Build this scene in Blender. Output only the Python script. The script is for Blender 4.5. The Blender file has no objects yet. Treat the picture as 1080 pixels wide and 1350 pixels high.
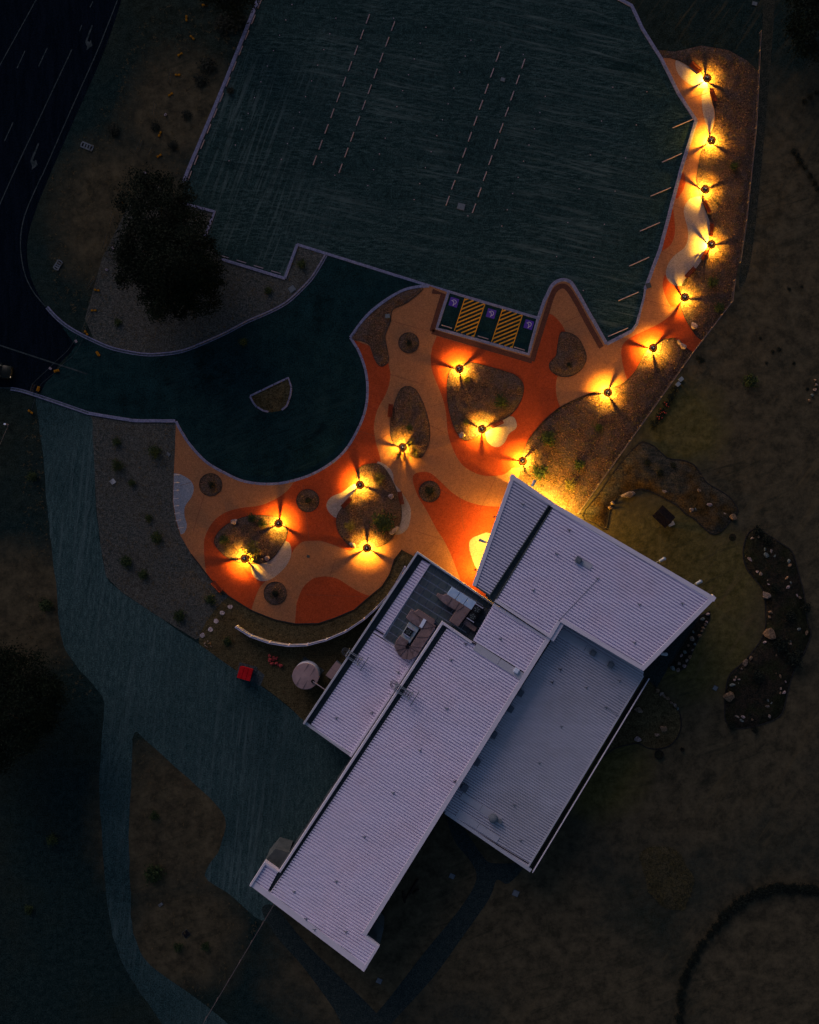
import bpy, bmesh, math, random
from mathutils import Vector, Matrix, noise
from mathutils.geometry import tessellate_polygon, delaunay_2d_cdt
random.seed(7)
R = math.radians
C = bpy.context.scene.collection
scene = bpy.context.scene

# ------------------------------------------------------------------ camera, sky, sun, exposure
H = 120.0            # drone altitude (m)
S = 9.0              # photograph pixels per metre at ground level
cam_d = bpy.data.cameras.new('camera')
cam = bpy.data.objects.new('camera', cam_d); C.objects.link(cam)
cam.location = (0, 0, H); cam.rotation_euler = (0, 0, 0)
cam_d.sensor_fit = 'VERTICAL'; cam_d.sensor_height = 24.0
cam_d.lens = 24.0 * H / (1350 / S)
cam_d.clip_start = 0.5; cam_d.clip_end = 6000
scene.camera = cam

SUN_EL, SUN_AZ = R(20), R(332)      # afterglow above the top edge
world = bpy.data.worlds.new('World'); scene.world = world; world.use_nodes = True
wn = world.node_tree.nodes; wl = world.node_tree.links
bg = wn['Background']
sky = wn.new('ShaderNodeTexSky'); sky.sky_type = 'NISHITA'; sky.sun_disc = False
sky.sun_elevation = SUN_EL; sky.sun_rotation = SUN_AZ
sky.air_density = 1.0; sky.dust_density = 2.0; sky.ozone_density = 2.5
wl.new(sky.outputs[0], bg.inputs[0]); bg.inputs[1].default_value = 0.068
sun_d = bpy.data.lights.new('sun', 'SUN'); sun_d.energy = 1.15; sun_d.angle = R(35); sun_d.color = (1.0, 0.74, 0.76)
sun = bpy.data.objects.new('sun', sun_d); C.objects.link(sun)
sd = Vector((math.sin(SUN_AZ) * math.cos(SUN_EL), math.cos(SUN_AZ) * math.cos(SUN_EL), math.sin(SUN_EL)))
sun.rotation_euler = sd.to_track_quat('Z', 'Y').to_euler(); sun.location = (-60, 40, 60)
vs = scene.view_settings
vs.view_transform = 'Standard'; vs.look = 'None'; vs.exposure = 0.0; vs.gamma = 1.0; vs.use_curve_mapping = False
LAMP_W = 950.0
AMBER = (1.0, 0.45, 0.02)

# ------------------------------------------------------------------ helpers
def P(px, py, z=0.0):
    k = (H - z) / H
    return Vector(((px - 540) / S * k, (675 - py) / S * k, z))
def PP(pts, z=0.0): return [P(x, y, z) for x, y in pts]
def crv(pts, n=6, closed=True):
    """Catmull-Rom through pixel points."""
    out = []; m = len(pts)
    for i in range(m if closed else m - 1):
        if closed: p0, p1, p2, p3 = (pts[(i + k) % m] for k in (-1, 0, 1, 2))
        else: p0, p1, p2, p3 = (pts[min(max(i + k, 0), m - 1)] for k in (-1, 0, 1, 2))
        for j in range(n):
            t = j / n
            out.append(tuple(0.5 * (2 * b + (c - a) * t + (2 * a - 5 * b + 4 * c - d) * t * t + (3 * b - a - 3 * c + d) * t ** 3)
                             for a, b, c, d in zip(p0, p1, p2, p3)))
    if not closed: out.append(tuple(pts[-1]))
    return out
def area2(p): return sum(p[i - 1][0] * p[i][1] - p[i][0] * p[i - 1][1] for i in range(len(p)))
def inside(x, y, poly):
    r = False; j = len(poly) - 1
    for i in range(len(poly)):
        xi, yi = poly[i][0], poly[i][1]; xj, yj = poly[j][0], poly[j][1]
        if (yi > y) != (yj > y) and x < (xj - xi) * (y - yi) / (yj - yi) + xi: r = not r
        j = i
    return r
def edist(x, y, poly):
    b = 1e9
    for i in range(len(poly)):
        ax, ay = poly[i - 1][0], poly[i - 1][1]; dx, dy = poly[i][0] - ax, poly[i][1] - ay
        l = dx * dx + dy * dy
        t = 0 if l == 0 else max(0, min(1, ((x - ax) * dx + (y - ay) * dy) / l))
        b = min(b, math.hypot(x - ax - dx * t, y - ay - dy * t))
    return b
class MB:
    def __init__(s): s.v = []; s.f = []
    def add(s, vs, fs):
        o = len(s.v); s.v += [tuple(v) for v in vs]; s.f += [tuple(i + o for i in f) for f in fs]
    def box(s, c, hx, hy, hz, rz=0.0, M=None):
        m = M or (Matrix.Translation(c) @ Matrix.Rotation(rz, 4, 'Z'))
        vs = [m @ Vector((a * hx, b * hy, d * hz)) for d in (-1, 1) for a, b in ((-1, -1), (1, -1), (1, 1), (-1, 1))]
        s.add(vs, [(3, 2, 1, 0), (4, 5, 6, 7), (0, 1, 5, 4), (1, 2, 6, 5), (2, 3, 7, 6), (3, 0, 4, 7)])
    def bar(s, a, b, w, h):
        """box from a to b (any direction), width w (horizontal), height h."""
        a, b = Vector(a), Vector(b); d = b - a; L = d.length
        if L < 1e-6: return
        x = d / L; up = Vector((0, 0, 1)) if abs(x.z) < 0.95 else Vector((1, 0, 0))
        y = up.cross(x).normalized(); z = x.cross(y)
        m = Matrix.Translation((a + b) / 2) @ Matrix((x, y, z)).transposed().to_4x4()
        s.box(None, L / 2, w / 2, h / 2, M=m)
    def tube(s, a, b, r, n=8, r2=None, cap=True):
        a, b = Vector(a), Vector(b); d = (b - a).normalized(); r2 = r if r2 is None else r2
        up = Vector((0, 0, 1)) if abs(d.z) < 0.95 else Vector((1, 0, 0))
        x = up.cross(d).normalized(); y = d.cross(x)
        vs = [p + (x * math.cos(2 * math.pi * k / n) + y * math.sin(2 * math.pi * k / n)) * rr for p, rr in ((a, r), (b, r2)) for k in range(n)]
        fs = [(k, (k + 1) % n, n + (k + 1) % n, n + k) for k in range(n)]
        if cap: fs += [tuple(range(n - 1, -1, -1)), tuple(range(n, 2 * n))]
        s.add(vs, fs)
    def lathe(s, c, prof, n=24):
        c = Vector(c); vs = []; fs = []; m = len(prof)
        for r, z in prof:
            for k in range(n): vs.append(c + Vector((r * math.cos(2 * math.pi * k / n), r * math.sin(2 * math.pi * k / n), z)))
        for i in range(m - 1):
            for k in range(n):
                k2 = (k + 1) % n; fs.append((i * n + k, i * n + k2, (i + 1) * n + k2, (i + 1) * n + k))
        s.add(vs, fs)
    def poly(s, pts):
        """flat filled polygon of 3-D points, facing up"""
        pts = [Vector(p) for p in pts]
        for t in tessellate_polygon([pts]):
            a, b, c = (pts[i] for i in t)
            if ((b - a).cross(c - a)).z < 0: t = t[::-1]
            s.add([pts[i] for i in t], [(0, 1, 2)])
    def prism(s, pts, z0, z1, ztop=None):
        if area2(pts) < 0: pts = pts[::-1]
        top = [(p[0], p[1], z1 if ztop is None else ztop(p[0], p[1])) for p in pts]
        s.poly(top)
        n = len(pts); bot = [(p[0], p[1], z0) for p in pts]
        s.add(bot + top, [(i, (i + 1) % n, n + (i + 1) % n, n + i) for i in range(n)])
    def build(s, name, mat, parent=None, smooth=False):
        me = bpy.data.meshes.new(name); me.from_pydata(s.v, [], s.f); me.update()
        if smooth:
            for p in me.polygons: p.use_smooth = True
        return link(name, me, mat, parent)
def link(name, me, mat, parent=None):
    o = bpy.data.objects.new(name, me); C.objects.link(o)
    if mat is not None and not me.materials: me.materials.append(mat)
    if parent is not None:
        o.parent = parent; o.matrix_parent_inverse = parent.matrix_world.inverted() if False else Matrix.Identity(4)
        if parent.location.length or parent.rotation_euler.z:
            pm = Matrix.Translation(parent.location) @ Matrix.Rotation(parent.rotation_euler.z, 4, 'Z')
            o.matrix_parent_inverse = pm.inverted()
    return o
def tag(o, label=None, cat=None, group=None, kind=None):
    if label: o['label'] = label
    if cat: o['category'] = cat
    if group: o['group'] = group
    if kind: o['kind'] = kind
    return o
def empty(name, loc=(0, 0, 0), rz=0.0):
    o = bpy.data.objects.new(name, None); C.objects.link(o); o.empty_display_size = 0.3
    o.location = loc; o.rotation_euler = (0, 0, rz); return o
def copy_tree(o, loc, rz=0.0, sc=None):
    c = o.copy(); C.objects.link(c); c.location = loc; c.rotation_euler = (0, 0, rz)
    if sc is not None: c.scale = (sc,) * 3 if not hasattr(sc, '__len__') else sc
    for ch in o.children:
        k = ch.copy(); C.objects.link(k); k.parent = c
        for g in ch.children:
            q = g.copy(); C.objects.link(q); q.parent = k
    return c
def img_angle(dx, dy): return math.atan2(-dy, dx)       # a direction in the photograph to a world heading
ORD = ['first', 'second', 'third', 'fourth', 'fifth', 'sixth', 'seventh', 'eighth', 'ninth', 'tenth', 'eleventh', 'twelfth', 'thirteenth', 'fourteenth']

# ------------------------------------------------------------------ materials
def mat(name, c1, c2=None, scale=1.0, rough=0.85, bump=0.0, bscale=None, c3=None, big=0.12, stretch=None, rot=0.0, metal=0.0, contrast=(0.40, 0.60), spec=0.0, big_amt=(0.44, 0.60), amp=(0.55, 1.35), grain=(0.6, 1.4), gs=5.5, bigs=False):
    m = bpy.data.materials.new(name); m.use_nodes = True
    nt = m.node_tree; N = nt.nodes; L = nt.links; b = N['Principled BSDF']
    b.inputs['Roughness'].default_value = rough; b.inputs['Metallic'].default_value = metal
    b.inputs['Specular IOR Level'].default_value = spec
    if c2 is None:
        b.inputs['Base Color'].default_value = (*c1, 1)
        if not bump: return m
    geo = N.new('ShaderNodeNewGeometry'); mp = N.new('ShaderNodeMapping')
    L.new(geo.outputs['Position'], mp.inputs[0]); mp.inputs['Rotation'].default_value = (0, 0, rot)
    if stretch: mp.inputs['Scale'].default_value = stretch
    if c2 is not None:
        n1 = N.new('ShaderNodeTexNoise'); n1.inputs['Scale'].default_value = scale; n1.inputs['Detail'].default_value = 10; n1.inputs['Roughness'].default_value = 0.78
        L.new(mp.outputs[0], n1.inputs[0])
        r1 = N.new('ShaderNodeValToRGB'); r1.color_ramp.elements[0].position = contrast[0]; r1.color_ramp.elements[1].position = contrast[1]
        r1.color_ramp.elements[0].color = (*c1, 1); r1.color_ramp.elements[1].color = (*c2, 1)
        L.new(n1.outputs['Fac'], r1.inputs[0]); col = r1.outputs[0]
        if c3:
            n2 = N.new('ShaderNodeTexNoise'); n2.inputs['Scale'].default_value = big; n2.inputs['Detail'].default_value = 5; n2.inputs['Roughness'].default_value = 0.6
            L.new(mp.outputs[0] if bigs else geo.outputs['Position'], n2.inputs[0])
            r2 = N.new('ShaderNodeValToRGB'); r2.color_ramp.elements[0].position = big_amt[0]; r2.color_ramp.elements[1].position = big_amt[1]
            L.new(n2.outputs['Fac'], r2.inputs[0])
            n4 = N.new('ShaderNodeTexNoise'); n4.inputs['Scale'].default_value = scale * 0.7; n4.inputs['Detail'].default_value = 10; n4.inputs['Roughness'].default_value = 0.8
            L.new(geo.outputs['Position'], n4.inputs[0])
            r4 = N.new('ShaderNodeValToRGB'); r4.color_ramp.elements[0].position = 0.40; r4.color_ramp.elements[1].position = 0.60
            r4.color_ramp.elements[0].color = (*[v * amp[0] for v in c3], 1); r4.color_ramp.elements[1].color = (*[v * amp[1] for v in c3], 1)
            L.new(n4.outputs['Fac'], r4.inputs[0])
            mx = N.new('ShaderNodeMix'); mx.data_type = 'RGBA'
            L.new(r2.outputs[0], mx.inputs[0]); L.new(col, mx.inputs[6]); L.new(r4.outputs[0], mx.inputs[7])
            col = mx.outputs[2]
        if bump:        # fine grain
            n5 = N.new('ShaderNodeTexNoise'); n5.inputs['Scale'].default_value = gs; n5.inputs['Detail'].default_value = 2; L.new(geo.outputs['Position'], n5.inputs[0])
            m5 = N.new('ShaderNodeMapRange'); m5.inputs[1].default_value = .36; m5.inputs[2].default_value = .64; m5.inputs[3].default_value = grain[0]; m5.inputs[4].default_value = grain[1]; L.new(n5.outputs['Fac'], m5.inputs[0])
            v5 = N.new('ShaderNodeVectorMath'); v5.operation = 'SCALE'; L.new(col, v5.inputs[0]); L.new(m5.outputs[0], v5.inputs['Scale']); col = v5.outputs[0]
        L.new(col, b.inputs['Base Color'])
    if bump:
        n3 = N.new('ShaderNodeTexNoise'); n3.inputs['Scale'].default_value = bscale or scale * 4; n3.inputs['Detail'].default_value = 6
        L.new(geo.outputs['Position'], n3.inputs[0])
        bp = N.new('ShaderNodeBump'); bp.inputs['Strength'].default_value = min(1, bump); bp.inputs['Distance'].default_value = 0.06
        L.new(n3.outputs['Fac'], bp.inputs['Height']); L.new(bp.outputs[0], b.inputs['Normal'])
    return m
def emit(name, col, strength):
    m = bpy.data.materials.new(name); m.use_nodes = True; b = m.node_tree.nodes['Principled BSDF']
    b.inputs['Base Color'].default_value = (*col, 1); b.inputs['Emission Color'].default_value = (*col, 1); b.inputs['Emission Strength'].default_value = strength
    return m
def zoned(m, c1, c2, scale, zones):
    """blend in a second kind of ground (dry lawn) round given places, with a ragged soft border"""
    nt = m.node_tree; N = nt.nodes; L = nt.links; b = N['Principled BSDF']; old = b.inputs['Base Color'].links[0].from_socket
    geo = N.new('ShaderNodeNewGeometry'); nz = N.new('ShaderNodeTexNoise'); nz.inputs['Scale'].default_value = .09; nz.inputs['Detail'].default_value = 8; nz.inputs['Roughness'].default_value = .65; L.new(geo.outputs['Position'], nz.inputs[0])
    acc = None
    for x, y, r in zones:
        d = N.new('ShaderNodeVectorMath'); d.operation = 'DISTANCE'; L.new(geo.outputs['Position'], d.inputs[0]); d.inputs[1].default_value = ((x - 540) / S, (675 - y) / S, 0)
        mr = N.new('ShaderNodeMapRange'); mr.inputs[1].default_value = r * 1.35; mr.inputs[2].default_value = r * .45; mr.inputs[3].default_value = 0; mr.inputs[4].default_value = 1; mr.clamp = True; L.new(d.outputs['Value'], mr.inputs[0])
        if acc is None: acc = mr.outputs[0]
        else:
            mx = N.new('ShaderNodeMath'); mx.operation = 'MAXIMUM'; L.new(acc, mx.inputs[0]); L.new(mr.outputs[0], mx.inputs[1]); acc = mx.outputs[0]
    ad = N.new('ShaderNodeMath'); ad.operation = 'ADD'; L.new(acc, ad.inputs[0]); L.new(nz.outputs['Fac'], ad.inputs[1])
    mr = N.new('ShaderNodeMapRange'); mr.inputs[1].default_value = .75; mr.inputs[2].default_value = 1.35; mr.clamp = True; L.new(ad.outputs[0], mr.inputs[0])
    n2 = N.new('ShaderNodeTexNoise'); n2.inputs['Scale'].default_value = scale; n2.inputs['Detail'].default_value = 10; n2.inputs['Roughness'].default_value = .8; L.new(geo.outputs['Position'], n2.inputs[0])
    rp = N.new('ShaderNodeValToRGB'); rp.color_ramp.elements[0].position = .40; rp.color_ramp.elements[1].position = .60; rp.color_ramp.elements[0].color = (*c1, 1); rp.color_ramp.elements[1].color = (*c2, 1); L.new(n2.outputs['Fac'], rp.inputs[0])
    mc = N.new('ShaderNodeMix'); mc.data_type = 'RGBA'; L.new(mr.outputs[0], mc.inputs[0]); L.new(old, mc.inputs[6]); L.new(rp.outputs[0], mc.inputs[7]); L.new(mc.outputs[2], b.inputs['Base Color'])
def streaks(m, col, scale, stretch, rot, lo, hi, mask=.05, mlo=.45, mhi=.6, dist=0.0, amt=1.0, xr=None):
    """wear: thin scraped or wheel-rolled streaks of another colour, in patches"""
    nt = m.node_tree; N = nt.nodes; L = nt.links; b = N['Principled BSDF']; old = b.inputs['Base Color'].links[0].from_socket
    geo = N.new('ShaderNodeNewGeometry'); mp = N.new('ShaderNodeMapping'); mp.inputs['Rotation'].default_value = (0, 0, rot); mp.inputs['Scale'].default_value = stretch
    vr = N.new('ShaderNodeVectorRotate'); vr.rotation_type = 'Z_AXIS'; vr.inputs['Angle'].default_value = rot; L.new(geo.outputs['Position'], vr.inputs[0])
    ms = N.new('ShaderNodeVectorMath'); ms.operation = 'MULTIPLY'; ms.inputs[1].default_value = stretch; L.new(vr.outputs[0], ms.inputs[0])
    n = N.new('ShaderNodeTexNoise'); n.inputs['Scale'].default_value = scale; n.inputs['Detail'].default_value = 8; n.inputs['Roughness'].default_value = .7; n.inputs['Distortion'].default_value = dist; L.new(ms.outputs[0], n.inputs[0])
    r = N.new('ShaderNodeMapRange'); r.inputs[1].default_value = lo; r.inputs[2].default_value = hi; L.new(n.outputs['Fac'], r.inputs[0])
    k = N.new('ShaderNodeTexNoise'); k.inputs['Scale'].default_value = mask; k.inputs['Detail'].default_value = 5; L.new(geo.outputs['Position'], k.inputs[0])
    q = N.new('ShaderNodeMapRange'); q.inputs[1].default_value = mlo; q.inputs[2].default_value = mhi; q.inputs[4].default_value = amt; L.new(k.outputs['Fac'], q.inputs[0])
    x = N.new('ShaderNodeMath'); x.operation = 'MULTIPLY'; L.new(r.outputs[0], x.inputs[0]); L.new(q.outputs[0], x.inputs[1]); out = x.outputs[0]
    if xr:      # only on one side of the lot: from x = xr[0] (none) to xr[1] (full)
        sp = N.new('ShaderNodeSeparateXYZ'); L.new(geo.outputs['Position'], sp.inputs[0]); h = N.new('ShaderNodeMapRange'); h.inputs[1].default_value = xr[0]; h.inputs[2].default_value = xr[1]; L.new(sp.outputs['X'], h.inputs[0])
        y = N.new('ShaderNodeMath'); y.operation = 'MULTIPLY'; L.new(out, y.inputs[0]); L.new(h.outputs[0], y.inputs[1]); out = y.outputs[0]
    mc = N.new('ShaderNodeMix'); mc.data_type = 'RGBA'; L.new(out, mc.inputs[0]); L.new(old, mc.inputs[6]); mc.inputs[7].default_value = (*col, 1); L.new(mc.outputs[2], b.inputs['Base Color'])
CA = math.atan2(-0.3, 0.95)     # heading of the car park's long ruts
M = dict(
    terrain=mat('terrain_grass', (0.005, 0.013, 0.014), (0.014, 0.026, 0.026), 1.1, 0.95, 0.6, 3.0, c3=(0.016, 0.022, 0.018), big=0.035),
    lawn=mat('dry_lawn', (0.026, 0.021, 0.010), (0.068, 0.050, 0.023), 1.2, 0.95, 0.6, 4.0, c3=(0.042, 0.036, 0.026), big=0.06),
    lawn2=mat('strip_lawn', (0.034, 0.028, 0.015), (0.085, 0.066, 0.034), 1.6, 0.95, 0.6, 4.0, c3=(0.055, 0.042, 0.022), big=0.2),
    verge=mat('dry_verge', (0.022, 0.030, 0.030), (0.085, 0.080, 0.074), 2.2, 0.95, 0.8, 5.0, c3=(0.060, 0.058, 0.052), big=0.12),
    clay=mat('bare_clay', (0.045, 0.030, 0.014), (0.095, 0.055, 0.020), 0.8, 0.95, 0.5, 4.0, c3=(0.045, 0.042, 0.022), big=0.12),
    gravel=mat('car_park_gravel', (0.007, 0.018, 0.019), (0.040, 0.070, 0.070), 2.0, 0.9, 0.06, 9.0, stretch=(0.35, 1.6, 1), rot=R(17), bigs=True, c3=(0.015, 0.031, 0.032), big=0.16, contrast=(0.43, 0.63), amp=(0.5, 1.5)),
    track=mat('track_gravel', (0.016, 0.036, 0.040), (0.042, 0.074, 0.078), 1.8, 0.9, 0.06, 9.0, stretch=(1.5, 0.4, 1), rot=R(-8), c3=(0.016, 0.034, 0.038), big=0.03, amp=(0.6, 1.4)),
    stripg=mat('worn_strip', (0.014, 0.018, 0.016), (0.036, 0.036, 0.028), 1.2, 0.95, 0.4, 6.0),
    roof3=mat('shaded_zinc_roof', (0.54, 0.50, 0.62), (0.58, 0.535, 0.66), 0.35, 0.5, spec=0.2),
    scrub=mat('scrub_earth', (0.022, 0.022, 0.014), (0.055, 0.046, 0.026), 1.8, 0.95, 0.6, 4.0),
    road=mat('road_asphalt', (0.0014, 0.0035, 0.0075), (0.0040, 0.0070, 0.0130), 0.8, 0.8, 0.3, 12, stretch=(1.5, 0.2, 1), rot=R(25)),
    drive=mat('drive_asphalt', (0.004, 0.015, 0.018), (0.010, 0.026, 0.028), 0.5, 0.8, 0.05, 12, c3=(0.006, 0.019, 0.022), big=0.08),
    patio=mat('path_asphalt', (0.013, 0.021, 0.023), (0.024, 0.033, 0.033), 1.5, 0.85, 0.3, 10),
    kerb=mat('kerb_concrete', (0.10, 0.11, 0.18), (0.17, 0.17, 0.28), 2.5, 0.85, 0.3, 15, grain=(0.82, 1.18), gs=7.0),
    channel=mat('channel_concrete', (0.045, 0.06, 0.085), (0.075, 0.09, 0.12), 2.5, 0.85, 0.3, 15),
    tan=mat('tan_concrete', (0.20, 0.090, 0.044), (0.27, 0.115, 0.056), 3.0, 0.8, 0.35, 18, c3=(0.235, 0.10, 0.050), big=0.3, amp=(0.85, 1.1), grain=(0.82, 1.18), gs=7.0),
    red=mat('red_concrete', (0.20, 0.034, 0.014), (0.27, 0.048, 0.018), 3.0, 0.8, 0.35, 18, c3=(0.23, 0.040, 0.015), big=0.3, amp=(0.85, 1.1), grain=(0.82, 1.18), gs=7.0),
    pale=mat('pale_concrete', (0.20, 0.160, 0.150), (0.25, 0.20, 0.19), 3.0, 0.8, 0.35, 18, grain=(0.82, 1.18), gs=7.0),
    slate=mat('blue_grey_concrete', (0.15, 0.17, 0.22), (0.20, 0.21, 0.26), 3.0, 0.8, 0.35, 18, grain=(0.82, 1.18), gs=7.0),
    band=mat('brown_band_paving', (0.060, 0.026, 0.020), (0.085, 0.035, 0.026), 3.0, 0.85, 0.3, 18, grain=(0.82, 1.18), gs=7.0),
    joint=mat('joint_sealant', (0.13, 0.045, 0.030)),
    mulch=mat('bark_mulch', (0.009, 0.006, 0.005), (0.145, 0.080, 0.054), 7.0, 0.95, 1.0, 11.0, c3=(0.070, 0.048, 0.042), big=0.5, contrast=(0.40, 0.60)),
    chip=mat('bark_chip', (0.04, 0.024, 0.012), (0.30, 0.175, 0.085), 9.0, 0.9),
    ring=mat('steel_edging', (0.030, 0.028, 0.028), rough=0.6, metal=0.4),
    soil=mat('garden_soil', (0.008, 0.010, 0.009), (0.030, 0.022, 0.016), 1.8, 0.95, 0.8, 6.0, c3=(0.014, 0.016, 0.009), big=0.25),
    soil2=mat('mown_mound', (0.020, 0.022, 0.018), (0.055, 0.045, 0.034), 1.4, 0.95, 0.8, 6.0, stretch=(0.5, 2.0, 1), rot=R(30), c3=(0.050, 0.030, 0.012), big=0.2),
    roof=mat('zinc_roof', (0.60, 0.545, 0.69), (0.71, 0.645, 0.81), 0.5, 0.5, stretch=(0.15, 2.2, 1), rot=R(31.7), contrast=(0.3, 0.6), spec=0.25, c3=(0.69, 0.60, 0.745), big=0.15, amp=(0.93, 1.07)),
    roof2=mat('galvanised_roof', (0.42, 0.41, 0.49), (0.51, 0.49, 0.58), 0.5, 0.55, stretch=(0.15, 2.2, 1), rot=R(31.7), contrast=(0.3, 0.6), spec=0.3, c3=(0.44, 0.42, 0.49), big=0.12, amp=(0.93, 1.07)),
    flash=mat('roof_flashing', (0.52, 0.48, 0.57), (0.57, 0.52, 0.62), 0.8, 0.5),
    flash2=mat('dull_flashing', (0.36, 0.36, 0.42), (0.40, 0.39, 0.46), 0.8, 0.55),
    gutter=mat('gutter_steel', (0.055, 0.065, 0.070), (0.085, 0.095, 0.10), 0.7, 0.6),
    wall=mat('dark_cladding', (0.045, 0.055, 0.062), (0.07, 0.08, 0.09), 0.8, 0.8),
    tile=mat('plant_deck_tile', (0.055, 0.078, 0.090), (0.080, 0.10, 0.115), 0.9, 0.7, c3=(0.075, 0.080, 0.10), big=0.3),
    tilejoint=mat('deck_rail', (0.30, 0.33, 0.42)),
    duct=mat('duct_sheet', (0.17, 0.115, 0.115), (0.22, 0.145, 0.14), 1.6, 0.6, c3=(0.17, 0.12, 0.13), big=0.6),
    seam=mat('duct_seam', (0.10, 0.07, 0.075)),
    ahu=mat('pale_blue_panel', (0.30, 0.42, 0.62), (0.40, 0.50, 0.66), 2.0, 0.5),
    ahu2=mat('weathered_panel', (0.24, 0.36, 0.50), (0.38, 0.34, 0.30), 1.2, 0.5),
    white=mat('white_panel', (0.62, 0.66, 0.80)),
    black=mat('black_grille', (0.010, 0.010, 0.013), rough=0.5),
    fan=mat('fan_blade', (0.085, 0.10, 0.11), rough=0.5),
    steel=mat('galvanised_steel', (0.30, 0.33, 0.38), rough=0.45, metal=0.5),
    darksteel=mat('dark_steel', (0.045, 0.050, 0.060), rough=0.5),
    vent=mat('vent_cowl', (0.12, 0.14, 0.17), rough=0.5),
    paint=mat('road_paint', (0.014, 0.022, 0.025), (0.05, 0.06, 0.065), 1.5, 0.8),
    paintw=mat('white_paint', (0.30, 0.28, 0.32), (0.42, 0.38, 0.42), 4, 0.7),
    yellow=mat('orange_yellow_paint', (0.40, 0.16, 0.012), (0.55, 0.24, 0.024), 4, 0.7),
    purple=mat('accessible_blue_paint', (0.055, 0.028, 0.22), (0.07, 0.036, 0.27), 4, 0.7),
    stop=mat('wheel_stop_concrete', (0.18, 0.15, 0.18), (0.25, 0.21, 0.25), 4, 0.8),
    bench=mat('bench_timber', (0.085, 0.018, 0.012), (0.14, 0.032, 0.018), 2.0, 0.6, stretch=(1, 1, 1)),
    brim=mat('bronze_brim', (0.20, 0.085, 0.022), rough=0.4),
    hat=mat('black_hat', (0.010, 0.009, 0.008), rough=0.12, spec=0.6),
    cap=mat('polished_cap', (0.75, 0.72, 0.72), rough=0.25),
    tank=mat('tank_roof', (0.24, 0.165, 0.175), (0.31, 0.215, 0.22), 0.7, 0.6),
    redm=mat('red_steel', (0.30, 0.006, 0.010), (0.40, 0.010, 0.014), 1.5, 0.5),
    redrock=mat('red_clay_lump', (0.22, 0.030, 0.030), (0.34, 0.06, 0.055), 2, 0.8, 0.5),
    pad=mat('concrete_pad', (0.035, 0.045, 0.050), (0.055, 0.065, 0.070), 1.5, 0.85, 0.3),
    lid=mat('pit_lid', (0.085, 0.10, 0.125), (0.12, 0.135, 0.155), 3, 0.8),
    lidw=mat('pale_pit_lid', (0.22, 0.23, 0.27), (0.30, 0.30, 0.32), 3, 0.8),
    stone=mat('sandstone', (0.098, 0.075, 0.065), (0.208, 0.163, 0.143), 1.6, 0.85, 0.6, 6, c3=(0.156, 0.104, 0.072), big=0.35),
    stoneb=mat('ochre_stone', (0.104, 0.068, 0.046), (0.182, 0.117, 0.075), 1.8, 0.85, 0.6, 6),
    stonep=mat('pinkish_stone', (0.169, 0.124, 0.124), (0.260, 0.195, 0.195), 1.8, 0.85, 0.6, 6),
    stoneg=mat('grey_green_stone', (0.065, 0.081, 0.081), (0.130, 0.146, 0.143), 1.8, 0.85, 0.6, 6),
    step=mat('stepping_stone', (0.24, 0.20, 0.22), (0.34, 0.29, 0.31), 3, 0.85, 0.3),
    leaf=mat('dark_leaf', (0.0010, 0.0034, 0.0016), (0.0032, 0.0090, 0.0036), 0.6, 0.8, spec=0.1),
    shrub=mat('shrub_leaf', (0.010, 0.020, 0.009), (0.026, 0.040, 0.014), 1.2, 0.8, spec=0.1),
    shrubk=mat('dark_shrub_leaf', (0.004, 0.007, 0.006), (0.012, 0.016, 0.012), 1.0, 0.8, spec=0.1),
    flax=mat('strappy_leaf', (0.050, 0.050, 0.015), (0.13, 0.11, 0.04), 2.0, 0.7),
    tuft=mat('dry_tuft', (0.035, 0.036, 0.024), (0.085, 0.062, 0.034), 0.6, 0.9),
    tuftl=mat('straw_tuft', (0.040, 0.036, 0.018), (0.080, 0.066, 0.032), 0.6, 0.9),
    bark=mat('trunk_bark', (0.030, 0.024, 0.020), (0.06, 0.05, 0.04), 2, 0.9),
    fence=mat('fence_wire', (0.13, 0.105, 0.115), rough=0.6),
    fencep=mat('fence_post', (0.11, 0.09, 0.09), rough=0.7),
    orange=mat('orange_plastic', (0.20, 0.085, 0.008), (0.27, 0.115, 0.010), 4, 0.6),
    screen=mat('screen_panel', (0.13, 0.14, 0.19), (0.19, 0.19, 0.25), 1.2, 0.6),
    screenc=mat('screen_capping', (0.42, 0.40, 0.55), (0.30, 0.30, 0.40), 3, 0.5),
    cream=mat('cream_paint', (0.10, 0.085, 0.052), rough=0.5, spec=0.2),
    carbody=mat('dark_car_paint', (0.012, 0.015, 0.013), rough=0.4, spec=0.15),
    glass=mat('dark_glass', (0.006, 0.008, 0.010), rough=0.2, spec=0.2),
    rubber=mat('rubber', (0.008, 0.008, 0.008), rough=0.8),
    shingle=mat('dark_shingle', (0.010, 0.008, 0.009), (0.022, 0.016, 0.015), 3, 0.85),
    timber=mat('dark_timber', (0.012, 0.010, 0.010), (0.025, 0.020, 0.018), 3, 0.85),
    rubble=mat('grey_box', (0.13, 0.17, 0.23), rough=0.6),
)
streaks(M['gravel'], (0.075, 0.105, 0.102), .9, (.10, 2.2, 1), R(12), .50, .66, .06, .42, .58, .6, .8, (-22, -8))
streaks(M['gravel'], (0.070, 0.100, 0.100), .9, (.10, 2.0, 1), R(-70), .50, .66, .06, .40, .55, .6, .8, (-8, -20))
streaks(M['gravel'], (0.004, 0.012, 0.013), .5, (.18, 1.6, 1), R(14), .52, .66, .05, .45, .6, 1.0, .7)
streaks(M['track'], (0.070, 0.105, 0.112), .9, (2.0, .07, 1), R(6), .50, .66, .05, .40, .58, .8, .7)
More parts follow.
